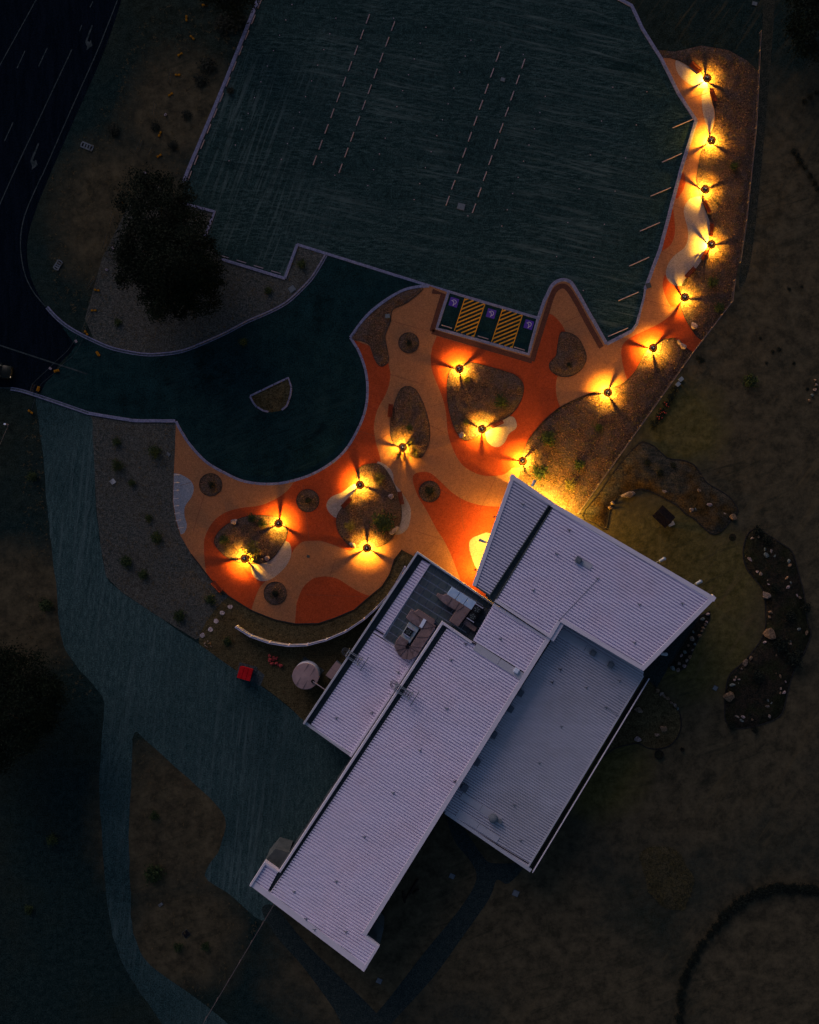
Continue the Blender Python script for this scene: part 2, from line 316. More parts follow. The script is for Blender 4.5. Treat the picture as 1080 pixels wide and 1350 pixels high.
streaks(M['track'], (0.008, 0.018, 0.020), .8, (1.8, .10, 1), R(20), .54, .68, .05, .45, .6, 1.2, .7)
streaks(M['drive'], (0.016, 0.034, 0.036), .7, (.15, 1.6, 1), R(-25), .52, .68, .06, .42, .6, 1.5, .8)
streaks(M['drive'], (0.002, 0.006, 0.009), .5, (.3, 1.2, 1), R(-20), .54, .68, .06, .42, .6, 1.5, .8)
zoned(M['terrain'], (0.028, 0.025, 0.017), (0.074, 0.060, 0.037), 0.45, [(930, 640, 42), (1010, 330, 26), (640, 1180, 24), (470, 1250, 14), (900, 950, 30), (20, 800, 11), (170, 280, 12), (235, 140, 9), (228, 1085, 13), (245, 1235, 9), (1040, 1280, 20), (760, 1330, 18)])
zoned(M['terrain'], (0.040, 0.036, 0.012), (0.095, 0.078, 0.030), 0.8, [(880, 745, 11), (925, 850, 9), (935, 770, 9), (790, 1010, 8), (900, 560, 7)])
streaks(M['terrain'], (0.090, 0.066, 0.034), .5, (.12, 1.3, 1), R(-55), .52, .68, .03, .46, .62, 2.0, .6, (0, 12))
streaks(M['terrain'], (0.012, 0.016, 0.012), .5, (.15, 1.2, 1), R(-20), .53, .68, .035, .45, .6, 2.0, .7)
lampglow = emit('headlamp_lens', (1.0, 0.75, 0.5), 0.3)

# ------------------------------------------------------------------ ground sheets
def sheet(name, pts, z, m, parent=None, kind='structure'):
    b = MB(); b.poly(PP(pts, z)); o = b.build(name, m, parent)
    if parent is None: tag(o, kind=kind)
    return o
def slab(name, pts, z0, z1, m, parent=None):
    b = MB(); b.prism(PP(pts, z1), z0, z1); o = b.build(name, m, parent)
    if parent is None: tag(o, kind='structure')
    return o
def mound(name, pts, z0, h, m, step=0.45, rough=0.10, kind='structure', edge=1.2):
    """a bed with a domed, lumpy surface inside an outline"""
    w = [p.to_2d() for p in PP(pts, z0)]
    if area2(w) < 0: w = w[::-1]
    xs = [p.x for p in w]; ys = [p.y for p in w]
    V = list(w); n = len(w); x = min(xs)
    while x < max(xs):
        y = min(ys)
        while y < max(ys):
            q = Vector((x + random.uniform(-.3, .3) * step, y + random.uniform(-.3, .3) * step))
            if inside(q.x, q.y, w) and edist(q.x, q.y, w) > step * 0.4: V.append(q)
            y += step
        x += step
    vo, e, f, *_ = delaunay_2d_cdt(V, [(i, (i + 1) % n) for i in range(n)], [], 1, 1e-5)
    vv = []
    for q in vo:
        d = edist(q.x, q.y, w); t = min(1, d / edge); t = t * t * (3 - 2 * t)
        nz = noise.fractal(Vector((q.x * 0.9, q.y * 0.9, 3.1)), 0.8, 2.0, 4)
        vv.append((q.x, q.y, max(z0 + .004, z0 + h * t + rough * nz * min(1, d / 0.3))))
    fs = []
    for t in f:
        a, b, c = (vo[i] for i in t[:3])
        fs.append(t if (b - a).cross(c - a) > 0 else tuple(reversed(t)))
    me = bpy.data.meshes.new(name); me.from_pydata(vv, [], [tuple(t) for t in fs]); me.update()
    for p in me.polygons: p.use_smooth = True
    o = link(name, me, m); tag(o, kind=kind); o['_z'] = z0 + h * 0.6
    del o['_z']
    return o
def rim(name, pts, z0, z1, w, m, parent=None, closed=True):
    b = MB(); q = PP(pts, z0); n = len(q)
    for i in range(n if closed else n - 1):
        a, c = q[i], q[(i + 1) % n]; d = (c - a).normalized() * (w * 0.3)
        b.bar(a.xy.to_3d() + Vector((0, 0, (z0 + z1) / 2)) - d, c.xy.to_3d() + Vector((0, 0, (z0 + z1) / 2)) + d, w, z1 - z0)
    return b.build(name, m, parent)
def strip(name, pts, w, z, m, parent=None, kind=None):
    """flat painted strip along a pixel polyline, w metres wide"""
    b = MB(); q = PP(pts, z); n = len(q); L = []; Rr = []
    for i in range(n):
        d = (q[min(i + 1, n - 1)] - q[max(i - 1, 0)]).normalized(); s = Vector((-d.y, d.x, 0)) * w / 2
        L.append(q[i] + s); Rr.append(q[i] - s)
    for i in range(n - 1): b.add([Rr[i], Rr[i + 1], L[i + 1], L[i]], [(0, 1, 2, 3)])
    o = b.build(name, m, parent)
    if parent is None and kind: tag(o, kind=kind)
    return o
def wobble(pts, amp=4, freq=0.05, n=6):
    c = crv(pts, n); out = []
    for x, y in c:
        out.append((x + amp * noise.noise(Vector((x * freq, y * freq, 1.7))), y + amp * noise.noise(Vector((x * freq, y * freq, 9.2)))))
    return out
def kerb(pts, w=0.42, h=0.13, z=0.0, seg=1.6, gap=0.03, m=None, closed=False, gaps=()):
    """a run of kerb blocks, each a block of its own"""
    q = PP(pts, z + h); root = tag(empty('kerb', q[0].xy.to_3d()), kind='structure')
    if closed: q = q + [q[0]]
    cum = [0]
    for i in range(len(q) - 1): cum.append(cum[-1] + (q[i + 1] - q[i]).length)
    T = cum[-1]; n = max(1, round(T / seg))
    def at(t):
        t = max(0, min(T, t)); i = 0
        while i < len(cum) - 2 and cum[i + 1] < t: i += 1
        l = cum[i + 1] - cum[i]
        d = (q[i + 1] - q[i]).normalized()
        return q[i] + d * (t - cum[i]), d
    for k in range(n):
        if k in gaps: continue
        a, b_ = k * T / n + gap / 2, (k + 1) * T / n - gap / 2
        if closed is False and k == 0: a = 0
        ts = [a] + [c for c in cum if a + .02 < c < b_ - .02] + [b_]
        b = MB(); ring = []
        dz = random.uniform(-.006, .006); dw = random.uniform(-.012, .012)
        for j, t in enumerate(ts):
            p, d = at(t)
            _, d1 = at(max(0, t - .05)); _, d2 = at(min(T, t + .05)); d = (d1 + d2).normalized()
            s = Vector((-d.y, d.x, 0)) * (w / 2)
            o = Vector((0, 0, 1)); c = s.normalized() * dw
            ring.append([p + s + c + o * (-h - .02), p + s + c + o * (dz - .02), p + s * .88 + c + o * dz, p - s * .88 + c + o * dz, p - s + c + o * (dz - .02), p - s + c + o * (-h - .02)])
        vs = [v for r_ in ring for v in r_]; fs = []
        for j in range(len(ring) - 1):
            for i in range(5):
                fs.append((j * 6 + i, j * 6 + i + 1, (j + 1) * 6 + i + 1, (j + 1) * 6 + i))
        e = (len(ring) - 1) * 6
        fs += [(5, 4, 3, 2, 1, 0), (e, e + 1, e + 2, e + 3, e + 4, e + 5)]
        b.add(vs, fs); b.build('kerb_block', m or M['kerb'], root)
    return root

# terrain to the horizon
b = MB(); b.add([(-1600, -1600, 0), (1600, -1600, 0), (1600, 1600, 0), (-1600, 1600, 0)], [(0, 1, 2, 3)])
tag(b.build('terrain', M['terrain']), kind='structure')

TREEBED = [(241, 268), (283, 279), (270, 312), (292, 342), (375, 367), (392, 322), (432, 335), (422, 350), (411, 367), (396, 383), (378, 399), (354, 412), (324, 425), (300, 437), (267, 453), (240, 463), (213, 467), (187, 467), (150, 460), (125, 450), (112, 420), (135, 340), (170, 270), (200, 240)]
sheet('dry_bed', TREEBED, 0.008, M['verge'])
LEFTBED = [(119, 548), (142, 552), (180, 557), (232, 557), (231, 590), (229, 630), (228, 661), (232, 686), (238, 706), (253, 731), (279, 765), (301, 786), (270, 838), (258, 843), (200, 807), (160, 780), (140, 760), (133, 720), (127, 667), (123, 587)]
sheet('dry_bed', LEFTBED, 0.008, M['verge'])
CP = [(352, -40), (340, 0), (295, 112), (248, 224), (241, 243), (241.7, 268), (283, 279), (270, 312), (292, 341.5), (375, 367), (392, 322), (566.7, 376.7), (710, 419), (718, 396), (722, 388), (729, 375), (740, 369), (750, 370.5), (757, 378), (776, 411), (800, 453), (833, 436), (840, 427), (843, 415), (849, 393), (851, 380), (871, 327), (899, 220), (918, 159), (896, 125), (872, 77), (847, 37), (833, 7), (820, 0), (760, -40)]
sheet('car_park', CP, 0.012, M['gravel'])
TRACK = wobble([(50, 522), (50, 547), (57, 600), (62, 667), (68, 717), (75, 783), (80, 833), (92, 866), (122, 902), (137, 926), (134, 980), (131, 1035), (135, 1109), (143, 1202), (156, 1257), (178, 1298), (207, 1339), (240, 1380), (320, 1375), (274, 1328), (207, 1280), (185, 1254), (174, 1220), (172, 1165), (170, 1102), (174, 1017), (177, 966), (196, 980), (241, 1020), (274, 1050), (294, 1072), (297, 1091), (287, 1124), (270, 1155), (304, 1180), (345, 1213), (365, 1190), (430, 1060), (480, 1000), (403, 952), (382, 933), (345, 905), (311, 884), (260, 848), (200, 807), (160, 780), (141, 760), (133, 720), (127, 667), (123, 587), (118, 546), (84, 532)], 1.5, 0.12, 4)
sheet('gravel_track', TRACK, 0.012, M['track'])
ROAD = crv([(172, -60), (160, 0), (137, 68), (108, 135), (68, 225), (45, 283), (36, 320), (38, 355), (48, 383), (62, 405), (86, 430), (103, 452), (78, 480), (55, 518), (26, 512), (0, 510), (-80, 500), (-700, 300), (-700, -300), (-80, -300), (60, -300), (260, -300)], 3)
sheet('road', ROAD, 0.010, M['road'])
DRIVE = [(62, 405), (73, 417.5), (86.7, 429), (103, 439), (125, 450), (150, 460), (187, 467), (213, 467), (240, 463), (267, 453), (300, 438), (354, 412), (378, 399), (396, 383), (411, 367), (422, 350), (431, 336), (566, 377), (529, 384), (504, 399), (482, 418), (462, 445), (473, 463), (482, 488), (484.5, 512), (482, 539), (471.5, 567), (453, 596), (427, 617), (396, 631), (360, 638), (324, 635), (298, 624.5), (272, 609), (251, 587), (238, 567), (232, 555), (180, 554), (142, 549), (117, 545), (84, 533), (52, 522), (60, 505), (80, 485), (100, 455)]
sheet('driveway', DRIVE, 0.020, M['drive'])
BAYS = [(591.4, 385.6), (710, 419), (697, 467), (576, 433)]
sheet('accessible_bays', BAYS, 0.020, M['drive'])
sheet('footpath', crv([(345, 1200), (362, 1195), (400, 1240), (445, 1285), (500, 1340), (520, 1380), (470, 1380), (440, 1330), (400, 1275), (365, 1235)], 4), 0.016, M['patio'])
sheet('footpath', crv([(590, 1078), (610, 1090), (636, 1128), (650, 1138), (690, 1140), (670, 1165), (655, 1160), (645, 1185), (610, 1235), (570, 1290), (520, 1345), (480, 1390), (460, 1380), (510, 1320), (560, 1255), (605, 1200), (628, 1160), (620, 1135), (600, 1110)], 4), 0.020, M['patio'])
sheet('patio', [(845, 860), (900, 815), (922, 813), (882, 877), (878, 886), (866, 906), (846, 894)], 0.012, M['patio'])
sheet('gravel_strip', crv([(1008, -30), (1022, -30), (1018, 60), (1012, 130), (1003, 230), (992, 330), (982, 372), (974, 372), (985, 290), (996, 190), (1004, 90)], 4), 0.010, M['stripg'])
sheet('strip_lawn', crv([(301, 787), (332, 806), (389, 823), (441, 816), (488, 787), (520, 740), (548, 728), (500, 810), (440, 900), (405, 950), (382, 932), (345, 904), (311, 883), (262, 846)], 5), 0.009, M['lawn2'])

# ------------------------------------------------------------------ plaza: raised slab with coloured fields
ZP = 0.10
PL_RIGHT = [(683, 640), (686, 617), (690, 596), (695, 583), (708, 565), (721, 551), (738, 537), (760, 526), (780, 518), (792, 515), (814, 509), (827, 501), (839, 487), (847, 471), (855.5, 459), (866, 452), (875, 447), (887, 446), (896, 449), (904, 458), (914, 465)]
PL_RIGHT2 = [(926, 449), (918, 443), (909, 430), (903, 419), (897, 402), (899, 377), (904, 368), (914, 358), (923, 347), (931, 330), (935, 312), (936, 294), (932, 282), (926, 266), (920, 247), (918.5, 235), (921, 218), (924, 201), (931, 188), (941, 167), (943, 149), (939, 134), (935, 116), (923, 94), (908, 87), (898, 81), (884, 77), (872.6, 77)]
PL_BOT = [(232, 556), (231, 590), (229, 630), (228, 661), (232, 686), (238, 706), (252.6, 731), (279, 765), (301.5, 786), (332, 805), (362.6, 817), (389, 822.4), (419.6, 822), (441, 815), (467, 804), (488, 786), (504, 773), (514, 757), (520, 738), (530, 725)]
PLAZA = PL_BOT[::1] + [(562, 742), (640, 795), (665, 740), (672, 690)] + crv(PL_RIGHT, 3, False) + crv(PL_RIGHT2, 3, False) + \
    [(896, 125), (918, 159), (899, 220), (871, 327), (851, 380), (849, 393), (843, 415), (840, 427), (833, 436), (800, 453), (776, 411), (757, 378), (750, 370.5), (740, 369), (729, 375), (722, 388), (718, 396), (710, 419), (697, 467), (576, 433), (591.4, 385.6), (566.7, 377), (529, 384), (504, 399), (482, 418), (462, 445), (473, 463), (482, 488), (484.5, 512), (482, 539), (471.5, 567), (453, 596), (427, 617), (396, 631), (360, 638), (324, 635), (298, 624.5), (272, 609), (251, 587), (238, 567)]
plaza = slab('plaza', PLAZA, -0.02, ZP, M['tan'])
def field(name, pts, k, m): return sheet(name, pts, ZP + 0.004 * k, m, plaza)
RED1 = [(386, 637), (396, 631), (427, 617), (453, 596), (471.5, 567), (482, 539), (484.5, 512), (482, 488), (473, 463), (463.5, 447), (487, 456), (493, 471), (500, 482), (507, 482), (512, 478)] + \
    crv([(515, 493), (513.6, 504), (508.5, 520), (497.4, 541), (493, 563), (495.6, 583), (502, 609), (500, 640), (480, 690), (467, 723), (455, 724), (440, 718.5), (424, 713.4), (413, 713), (399, 714.4), (389, 722.6), (383, 733), (370.7, 753), (354.4, 763), (342, 775.5), (334, 796), (331.5, 804.5)], 4, False) + \
    [(301.5, 785.5), (279.3, 764.5)] + crv([(274, 758.5), (271, 749), (269, 722.6), (271, 706), (281, 688), (297, 675.7), (318, 669.6), (342, 666.6), (362.6, 658.4), (379, 647), (386, 637.5)], 4, False)
field('red_field', RED1, 1, M['red'])
field('red_field', crv([(391, 796), (399, 775.5), (411, 764), (420, 761), (430.5, 760), (445, 763), (461, 773), (475, 781), (487, 785.5)], 4, False) + [(467, 803.5), (441, 814.5), (420, 821.5), (389, 822)], 1, M['red'])
field('red_field', crv([(545, 637), (544.6, 628), (551, 623), (566, 623), (581, 635), (597, 650), (616, 661), (640, 667), (672, 668)], 4, False) + [(655, 760), (640, 790), (608, 768)] + crv([(605, 759), (595, 732), (584, 710), (577, 700), (562, 672), (551, 654), (545, 637)], 3, False), 1, M['red'])
field('red_field', [(576, 443), (700, 479), (717, 421)] + crv([(720, 412), (729, 415.6), (738.5, 425), (746, 438), (752, 460), (742, 480), (735, 497), (733, 508), (734, 523), (738.5, 536)], 3, False) + [(721, 551), (708, 565), (695, 583), (690, 596), (686, 616)] + crv([(675, 617), (665.6, 625), (652.6, 627.4), (638, 627), (623, 622), (608, 611), (597, 591), (590.6, 570), (588, 543), (582, 520), (571, 492.6), (568, 474), (570, 458)], 4, False), 1, M['red'])
field('red_field', crv([(819, 465), (820.7, 456), (826, 449), (839, 441), (863, 430), (876, 422), (887, 413), (896, 401)], 4, False) + [(897.5, 404), (903, 419), (909, 430), (918, 443), (925.5, 449), (914, 464.5), (904, 458), (896, 449), (887, 446), (875, 447), (866, 452), (855.5, 459), (847, 471), (839, 487), (827, 501), (824, 492), (820.7, 478.5)], 1, M['red'])
field('red_field', crv([(887, 270), (889, 288), (890, 303), (888, 315), (883, 324), (873, 331)], 4, False) + [(873, 326)], 1, M['red'])
field('red_field', crv([(899, 224), (904, 236), (901, 250), (893, 262)], 4, False) + [(889, 260)], 1, M['red'])
field('red_field', crv([(878, 362), (874, 372), (875, 383), (880, 396), (886, 404), (896, 401), (898, 378), (888, 374)], 4), 1, M['red'])
field('pale_field', crv([(911, 261.5), (923, 259), (926, 266), (932, 282), (936, 294), (935, 312), (931, 330), (923, 347), (914, 358), (904, 368), (898.5, 376.5), (887, 375), (880, 368), (878, 359), (881.5, 347), (890, 336), (902, 327), (907, 315), (907, 303), (904, 291), (901.5, 279), (904, 269)], 3), 2, M['pale'])
field('pale_field', crv([(891, 80), (898, 82), (908, 88), (922, 95), (934, 115), (923, 116), (911, 112), (899, 103), (892, 92.6)], 4), 2, M['pale'])
field('pale_field', crv([(926, 122), (934, 118), (938, 134), (942, 149), (940, 166), (935.6, 175), (930, 161), (926, 143)], 4), 2, M['pale'])
field('pale_field', crv([(330, 742), (331, 748), (334, 759), (344, 766), (358.5, 763), (375, 749), (383, 735), (384, 722.6), (379, 714), (365, 715), (345, 730)], 4), 2, M['pale'])
field('blue_grey_field', [(229.5, 624)] + crv([(238, 625), (250.6, 633), (255.6, 643), (252.6, 655), (244, 667.6), (243.4, 680), (246.5, 692), (243.4, 702), (238.5, 704.5)], 4, False) + [(232.6, 686), (228.6, 661)], 2, M['slate'])
field('pale_field', crv([(469, 638), (451, 649), (437, 655), (430.5, 665), (433.6, 675), (443, 682.5), (455, 680), (470, 660)], 4), 2, M['pale'])
field('pale_field', crv([(497, 610), (510, 614), (518, 624), (520, 637), (530, 649), (540.5, 667), (541.5, 681.5), (536.5, 698), (522, 705), (510, 690), (505, 640)], 4), 2, M['pale'])
field('pale_field', crv([(641, 566), (641.5, 579.6), (649, 588), (658, 589), (665.6, 583), (671, 572), (680, 565), (681, 557), (675, 549), (656, 553)], 4), 2, M['pale'])
field('pale_field', crv([(646, 703), (631.5, 705.6), (621, 711), (618.5, 720), (622, 735), (630, 751), (645, 760), (660, 720)], 4), 2, M['pale'])
# dark header band beside the car park kerb
strip('brown_band', [(570, 384), (584.5, 388), (569.5, 437)], 0.75, ZP + 0.012, M['band'], plaza)
strip('brown_band', [(569.5, 437), (701.5, 476)], 0.75, ZP + 0.012, M['band'], plaza)
strip('brown_band', crv([(701.5, 476), (711, 444), (721, 412), (728, 390), (734, 380.5), (742, 377), (749, 381), (760, 398), (776, 428), (793, 458)], 5, False), 0.75, ZP + 0.0135, M['band'], plaza)
# saw-cut joints
for a, c in [((513, 493), (559, 507)), ((568, 536), (596, 528)), ((495, 583), (515, 570)), ((540, 625), (600, 655)), ((590, 572), (566, 560)), ((655, 627), (600, 740)), ((520, 424), (566, 437)), ((742, 426), (768, 415)), ((849, 395), (895, 407)), ((885, 270), (903, 276)), ((871, 331), (890, 337)), ((910, 130), (934, 122)), ((404, 784), (486, 787)), ((443, 735), (435, 760)), ((605, 650), (612, 700)), ((548, 700), (585, 712)), ((238, 640), (252, 636)), ((270, 650), (255, 700)), ((400, 640), (408, 716)), ((470, 567), (495, 575)), ((575, 715), (550, 735)), ((625, 480), (600, 452))]:
    strip('saw_cut', [a, c], 0.05, ZP + 0.016, M['joint'], plaza)

# ------------------------------------------------------------------ kerbs and edges
def offs(pts, d):
    out = []
    for i in range(len(pts)):
        a, c = pts[max(i - 1, 0)], pts[min(i + 1, len(pts) - 1)]; l = math.hypot(c[0] - a[0], c[1] - a[1]); out.append((pts[i][0] - (c[1] - a[1]) / l * d, pts[i][1] + (c[0] - a[0]) / l * d))
    return out
def channel_kerb(pts, side):
    kerb(offs(pts, 1.6 * side), 0.17, seg=3.0, gap=0.02); strip('kerb_channel', pts, 0.30, 0.036, M['channel'], None, 'structure'); strip('channel_lip', offs(pts, -1.7 * side), 0.10, 0.040, M['kerb'], None, 'structure')
K1 = crv([(61.7, 405), (73, 417.5), (86.7, 429), (103, 439), (125, 450), (150, 460), (187, 467), (213, 467), (240, 463), (267, 453), (300, 438), (324, 425), (354, 412), (378, 399), (396, 383), (411, 367), (422, 350), (430, 336)], 3, False)
channel_kerb(K1, -1)
kerb([(391.7, 322), (433, 335), (566.7, 377), (710, 419.5)], 0.40, h=0.05, seg=3.0, gap=0.02)
kerb([(392, 322), (375.5, 367)], 0.42, seg=2.4)
kerb([(375.5, 367), (292, 341.5)], 0.42, seg=2.4)
kerb([(241.7, 268), (283, 279), (270, 312)], 0.38, seg=2.4)
kerb([(345, -12), (340, 0), (295, 112), (248, 224), (241, 243)], 0.5, seg=2.4)
kerb([(709.5, 421)] + crv([(718, 396), (722, 388), (729, 375), (740, 369), (750, 370.5), (757, 378), (776, 411)], 4, False) + [(800, 453.5)], 0.5, seg=2.0)
kerb([(800, 453.5), (833, 436.5)], 0.5, seg=2.0)
kerb([(833, 436.5), (840, 427), (843, 415)], 0.38, seg=1.6)
kerb([(843, 415), (849, 393), (851, 381)], 0.3, h=0.12, seg=2.0)
kerb([(851, 381), (871, 327), (899, 220), (918, 159)], 0.5, seg=2.4)
kerb([(918, 159), (896, 125), (872, 77), (847, 37), (833, 7), (820, 0), (780, -20)], 0.48, seg=2.4)
kerb([(591.4, 385.6), (576, 433), (697, 467), (709.5, 420)], 0.42, seg=2.2)
kerb(crv([(566, 377), (548, 378.5), (529, 384), (504, 399), (482, 418), (462, 445)], 4, False), 0.45, seg=2.4)
kerb(crv([(462, 445), (473, 463), (482, 488), (484.5, 512), (482, 539), (471.5, 567), (453, 596), (427, 617), (396, 631), (360, 638), (324, 635), (298, 624.5), (272, 609), (251, 587), (238, 567), (232, 555)], 4, False), 0.38, seg=1.7, gap=0.07)
channel_kerb(crv([(14, 512.5), (26.7, 514.5), (50, 521.7), (83, 533), (116.7, 544.7)], 3, False), 1)
kerb(crv([(116.7, 544.7), (141.7, 549), (166.7, 553), (180, 554.6), (231, 555)], 3, False), 0.46, seg=2.0)
ISL = [(329.4, 522), (334, 531), (338, 536), (347, 541.5), (358.7, 543.6), (370, 541.5), (378, 535), (383, 521), (384, 510), (380, 498), (357, 508.6), (334, 520)]
mound('traffic_island', ISL, 0.02, 0.12, M['lawn2'], 0.4, 0.03)
kerb(ISL, 0.26, seg=1.9, gap=0.10, z=0.02, closed=True, gaps=(2,))

# ------------------------------------------------------------------ planting beds
BEDS = dict(
    b1=[(283, 710), (285, 720.5), (297, 733), (311.6, 740), (328, 743), (344, 743), (358.5, 737), (368.7, 724.6), (377, 710), (379, 698), (370.7, 684), (354.4, 680), (330, 680), (309.6, 686), (293, 696)],
    b2=[(473, 618), (481.5, 613), (495.7, 611), (506, 616), (516, 630.5), (524, 649), (529, 665), (529, 685.5), (522, 702), (510, 716), (493.7, 722), (467, 722), (455, 714), (445, 698), (444, 681.5), (451, 669), (463, 655), (471, 641), (470, 626.5)],
    b3=[(536, 509), (547.4, 513), (556.7, 528), (563, 546), (567, 565), (566, 583), (558.5, 600), (551, 603.7), (535, 598), (523, 589), (516, 578), (515, 555.6), (519.6, 533), (527, 515)],
    b4=[(597, 485), (610, 479.6), (621, 478), (643, 483), (667, 490), (680, 495), (689.6, 505.6), (689.6, 520), (682, 537), (671, 549), (656, 557), (641.5, 568.5), (626, 577), (615.6, 580.6), (606, 576), (597, 559), (590.6, 533), (589.6, 511), (591.5, 494)],
    b5=[(738.5, 439.6), (746, 437.8), (757, 441.5), (766, 450.7), (773, 469), (770, 482), (760.7, 492), (747.8, 497), (735, 495), (725.6, 488), (724.6, 478.5), (733, 469), (735, 456)],
    b6=[(463.8, 445.5), (475, 449), (487, 455), (492.8, 471), (499.7, 482), (506.7, 482), (512.8, 475), (510.8, 460), (508, 443), (515, 424), (518, 408.6), (537, 399), (558, 381), (546, 381), (529, 386), (505, 401), (483, 420)],
)
bed_polys = []
for k, pts in BEDS.items():
    c = crv(pts, 4); bed_polys.append((c, 1.0))
    o = mound('planting_bed', c, ZP + 0.02, 0.16, M['mulch'], 0.35, 0.10)
    rim('edging', c, ZP - 0.02, ZP + 0.05, 0.05, M['ring'], o)
BIG = PL_RIGHT[1:] + [(914, 466), (763, 677), (700, 650), (683, 640)]
BIGP = crv(PL_RIGHT[1:], 3, False) + [(914, 466), (763, 677), (700, 655), (685, 642)]
mound('planting_bed', BIGP, 0.03, 0.16, M['mulch'], 0.6, 0.12); bed_polys.append((BIGP, 0.55))
UPP = crv(PL_RIGHT2, 3, False) + [(866, 66), (890, 68), (925, 60), (960, 66), (985, 80), (1001, 95), (998, 167), (985, 290), (970, 368), (966, 397)]
mound('planting_bed', UPP, 0.03, 0.14, M['mulch'], 0.6, 0.12); bed_polys.append((UPP, 0.5))
rim('edging', crv(PL_RIGHT[1:], 3, False), ZP - 0.05, ZP + 0.04, 0.06, M['ring'], plaza, False)
rim('edging', crv(PL_RIGHT2[:-1], 3, False), ZP - 0.05, ZP + 0.04, 0.06, M['ring'], plaza, False)
rim('edging', PL_BOT[6:], ZP - 0.05, ZP + 0.03, 0.16, M['ring'], plaza, False)
CIRC = [(539, 452, 13.5), (278, 639, 15), (406, 660, 15), (363, 782, 15), (566.5, 648, 14)]
for x, y, r in CIRC:
    c = [(x + r * math.cos(t * math.pi / 16), y + r * math.sin(t * math.pi / 16)) for t in range(32)]
    o = mound('tree_pit', c, ZP + 0.015, 0.06, M['mulch'], 0.25, 0.05)
    rim('edging', c, ZP - 0.02, ZP + 0.06, 0.06, M['ring'], o); bed_polys.append((c, 0.8))
corner_bed = [(530, 725), (543, 733), (512, 780), (490, 800), (468, 815), (440, 826), (441, 816.5), (467, 805.5), (488, 787.5), (504, 774.5), (514, 758.5), (520, 740)]
mound('garden_strip', corner_bed, 0.02, 0.08, M['lawn2'], 0.4, 0.04)
G1 = [(935.6, 806), (936, 816), (922, 840), (913, 859), (904, 880), (894, 885), (882, 878.5), (902, 846), (922, 813)]
G2 = crv([(852.6, 898.5), (866, 908), (875, 917), (887, 926), (895.6, 938), (898, 955.6), (894, 970), (884, 982), (869, 987), (854, 986), (842, 980), (829, 981.5), (810, 987), (795, 997), (800, 980), (830, 935)], 4)
G3 = crv([(842, 585), (852.6, 584), (864, 589.6), (875, 600), (884, 605), (901.5, 607), (915, 613), (924, 625), (932.6, 637), (953, 649), (965, 659), (973, 674), (964, 686), (950, 701), (938.5, 704), (926.7, 695), (915, 684), (903, 677), (894, 668), (879, 659), (861.5, 650), (847, 645), (830, 648), (817, 654), (805, 668), (799, 697), (785, 690), (768, 680), (790, 650), (817, 612)], 3)
G4 = crv([(995.6, 697), (984, 707), (979.6, 729), (984, 749), (998, 767), (1006.7, 780), (1009, 804), (1009, 827), (1004, 842), (993, 858), (980, 873), (964, 887), (958, 902), (955.6, 929), (956.7, 951), (969, 960), (991, 958), (1015.6, 951), (1031, 940), (1038, 913), (1046.7, 884), (1058, 864), (1069, 836), (1064, 818), (1060, 784), (1051, 749), (1044, 727), (1029, 716), (1011, 704)], 3)
for pts, m, h in ((G1, 'soil', .2), (G2, 'lawn2', .12), (G3, 'soil2', .3), (G4, 'soil', .35)):
    o = mound('garden_bed', pts, 0.02, h, M[m], 0.55, 0.12)
    rim('edging', pts, 0.0, 0.08, 0.14, M['ring'], o)
SCRUB = wobble([(845, 1122), (880, 1116), (905, 1140), (915, 1165), (905, 1195), (885, 1200), (862, 1185), (850, 1155)], 5, 0.06)
mound('scrub_mound', SCRUB, 0.02, 0.25, M['scrub'], 0.6, 0.15)

def chips(name, polys, m, dens, size, z, blades=False, seed=1):
    rnd = random.Random(seed); b = MB()
    for pts, k in polys:
        w = [p.to_2d() for p in PP(pts, z)]; xs = [p.x for p in w]; ys = [p.y for p in w]
        n = int((max(xs) - min(xs)) * (max(ys) - min(ys)) * dens * k)
        for _ in range(n):
            x, y = rnd.uniform(min(xs), max(xs)), rnd.uniform(min(ys), max(ys))
            if not inside(x, y, w): continue
            d = edist(x, y, w)
            if d < 0.1: continue
            if noise.noise(Vector((x * .8, y * .8, 4))) < rnd.uniform(-.7, .45): continue
            t = min(1, d / 1.2); t = t * t * (3 - 2 * t); zz = z + 0.16 * t + .1 * noise.fractal(Vector((x * 0.9, y * 0.9, 3.1)), 0.8, 2.0, 4) * min(1, d / .3)
            s = size * rnd.uniform(.5, 1.5); a = rnd.uniform(0, 6.28)
            if blades:
                for q in range(4):
                    aa = a + q * 1.57 + rnd.uniform(-.5, .5); l = s * rnd.uniform(.7, 1.3); dx, dy = math.cos(aa), math.sin(aa)
                    b.add([(x - dy * .03, y + dx * .03, zz - .02), (x + dy * .03, y - dx * .03, zz - .02), (x + dx * l, y + dy * l, zz + l * rnd.uniform(.3, 1.1))], [(0, 1, 2)])
            else:
                dx, dy = math.cos(a) * s, math.sin(a) * s; e = rnd.uniform(.25, .5); h = rnd.uniform(.02, .09)
                b.add([(x - dx, y - dy, zz), (x + dy * e, y - dx * e, zz + h * .2), (x + dx, y + dy, zz + h * rnd.uniform(-.2, 1)), (x - dy * e, y + dx * e, zz + h)], [(0, 1, 2), (0, 2, 3)])
    return tag(b.build(name, m), kind='stuff')
o = chips('bark_mulch', bed_polys, M['chip'], 16, 0.10, 0.06, seed=3); o['label'] = 'loose bark chips strewn over the planting beds'; o['category'] = 'mulch'
o = chips('dry_grass', bed_polys, M['tuft'], 15, 0.22, 0.06, True, seed=4); o['label'] = 'short dry grass growing in the planting beds'; o['category'] = 'grass'
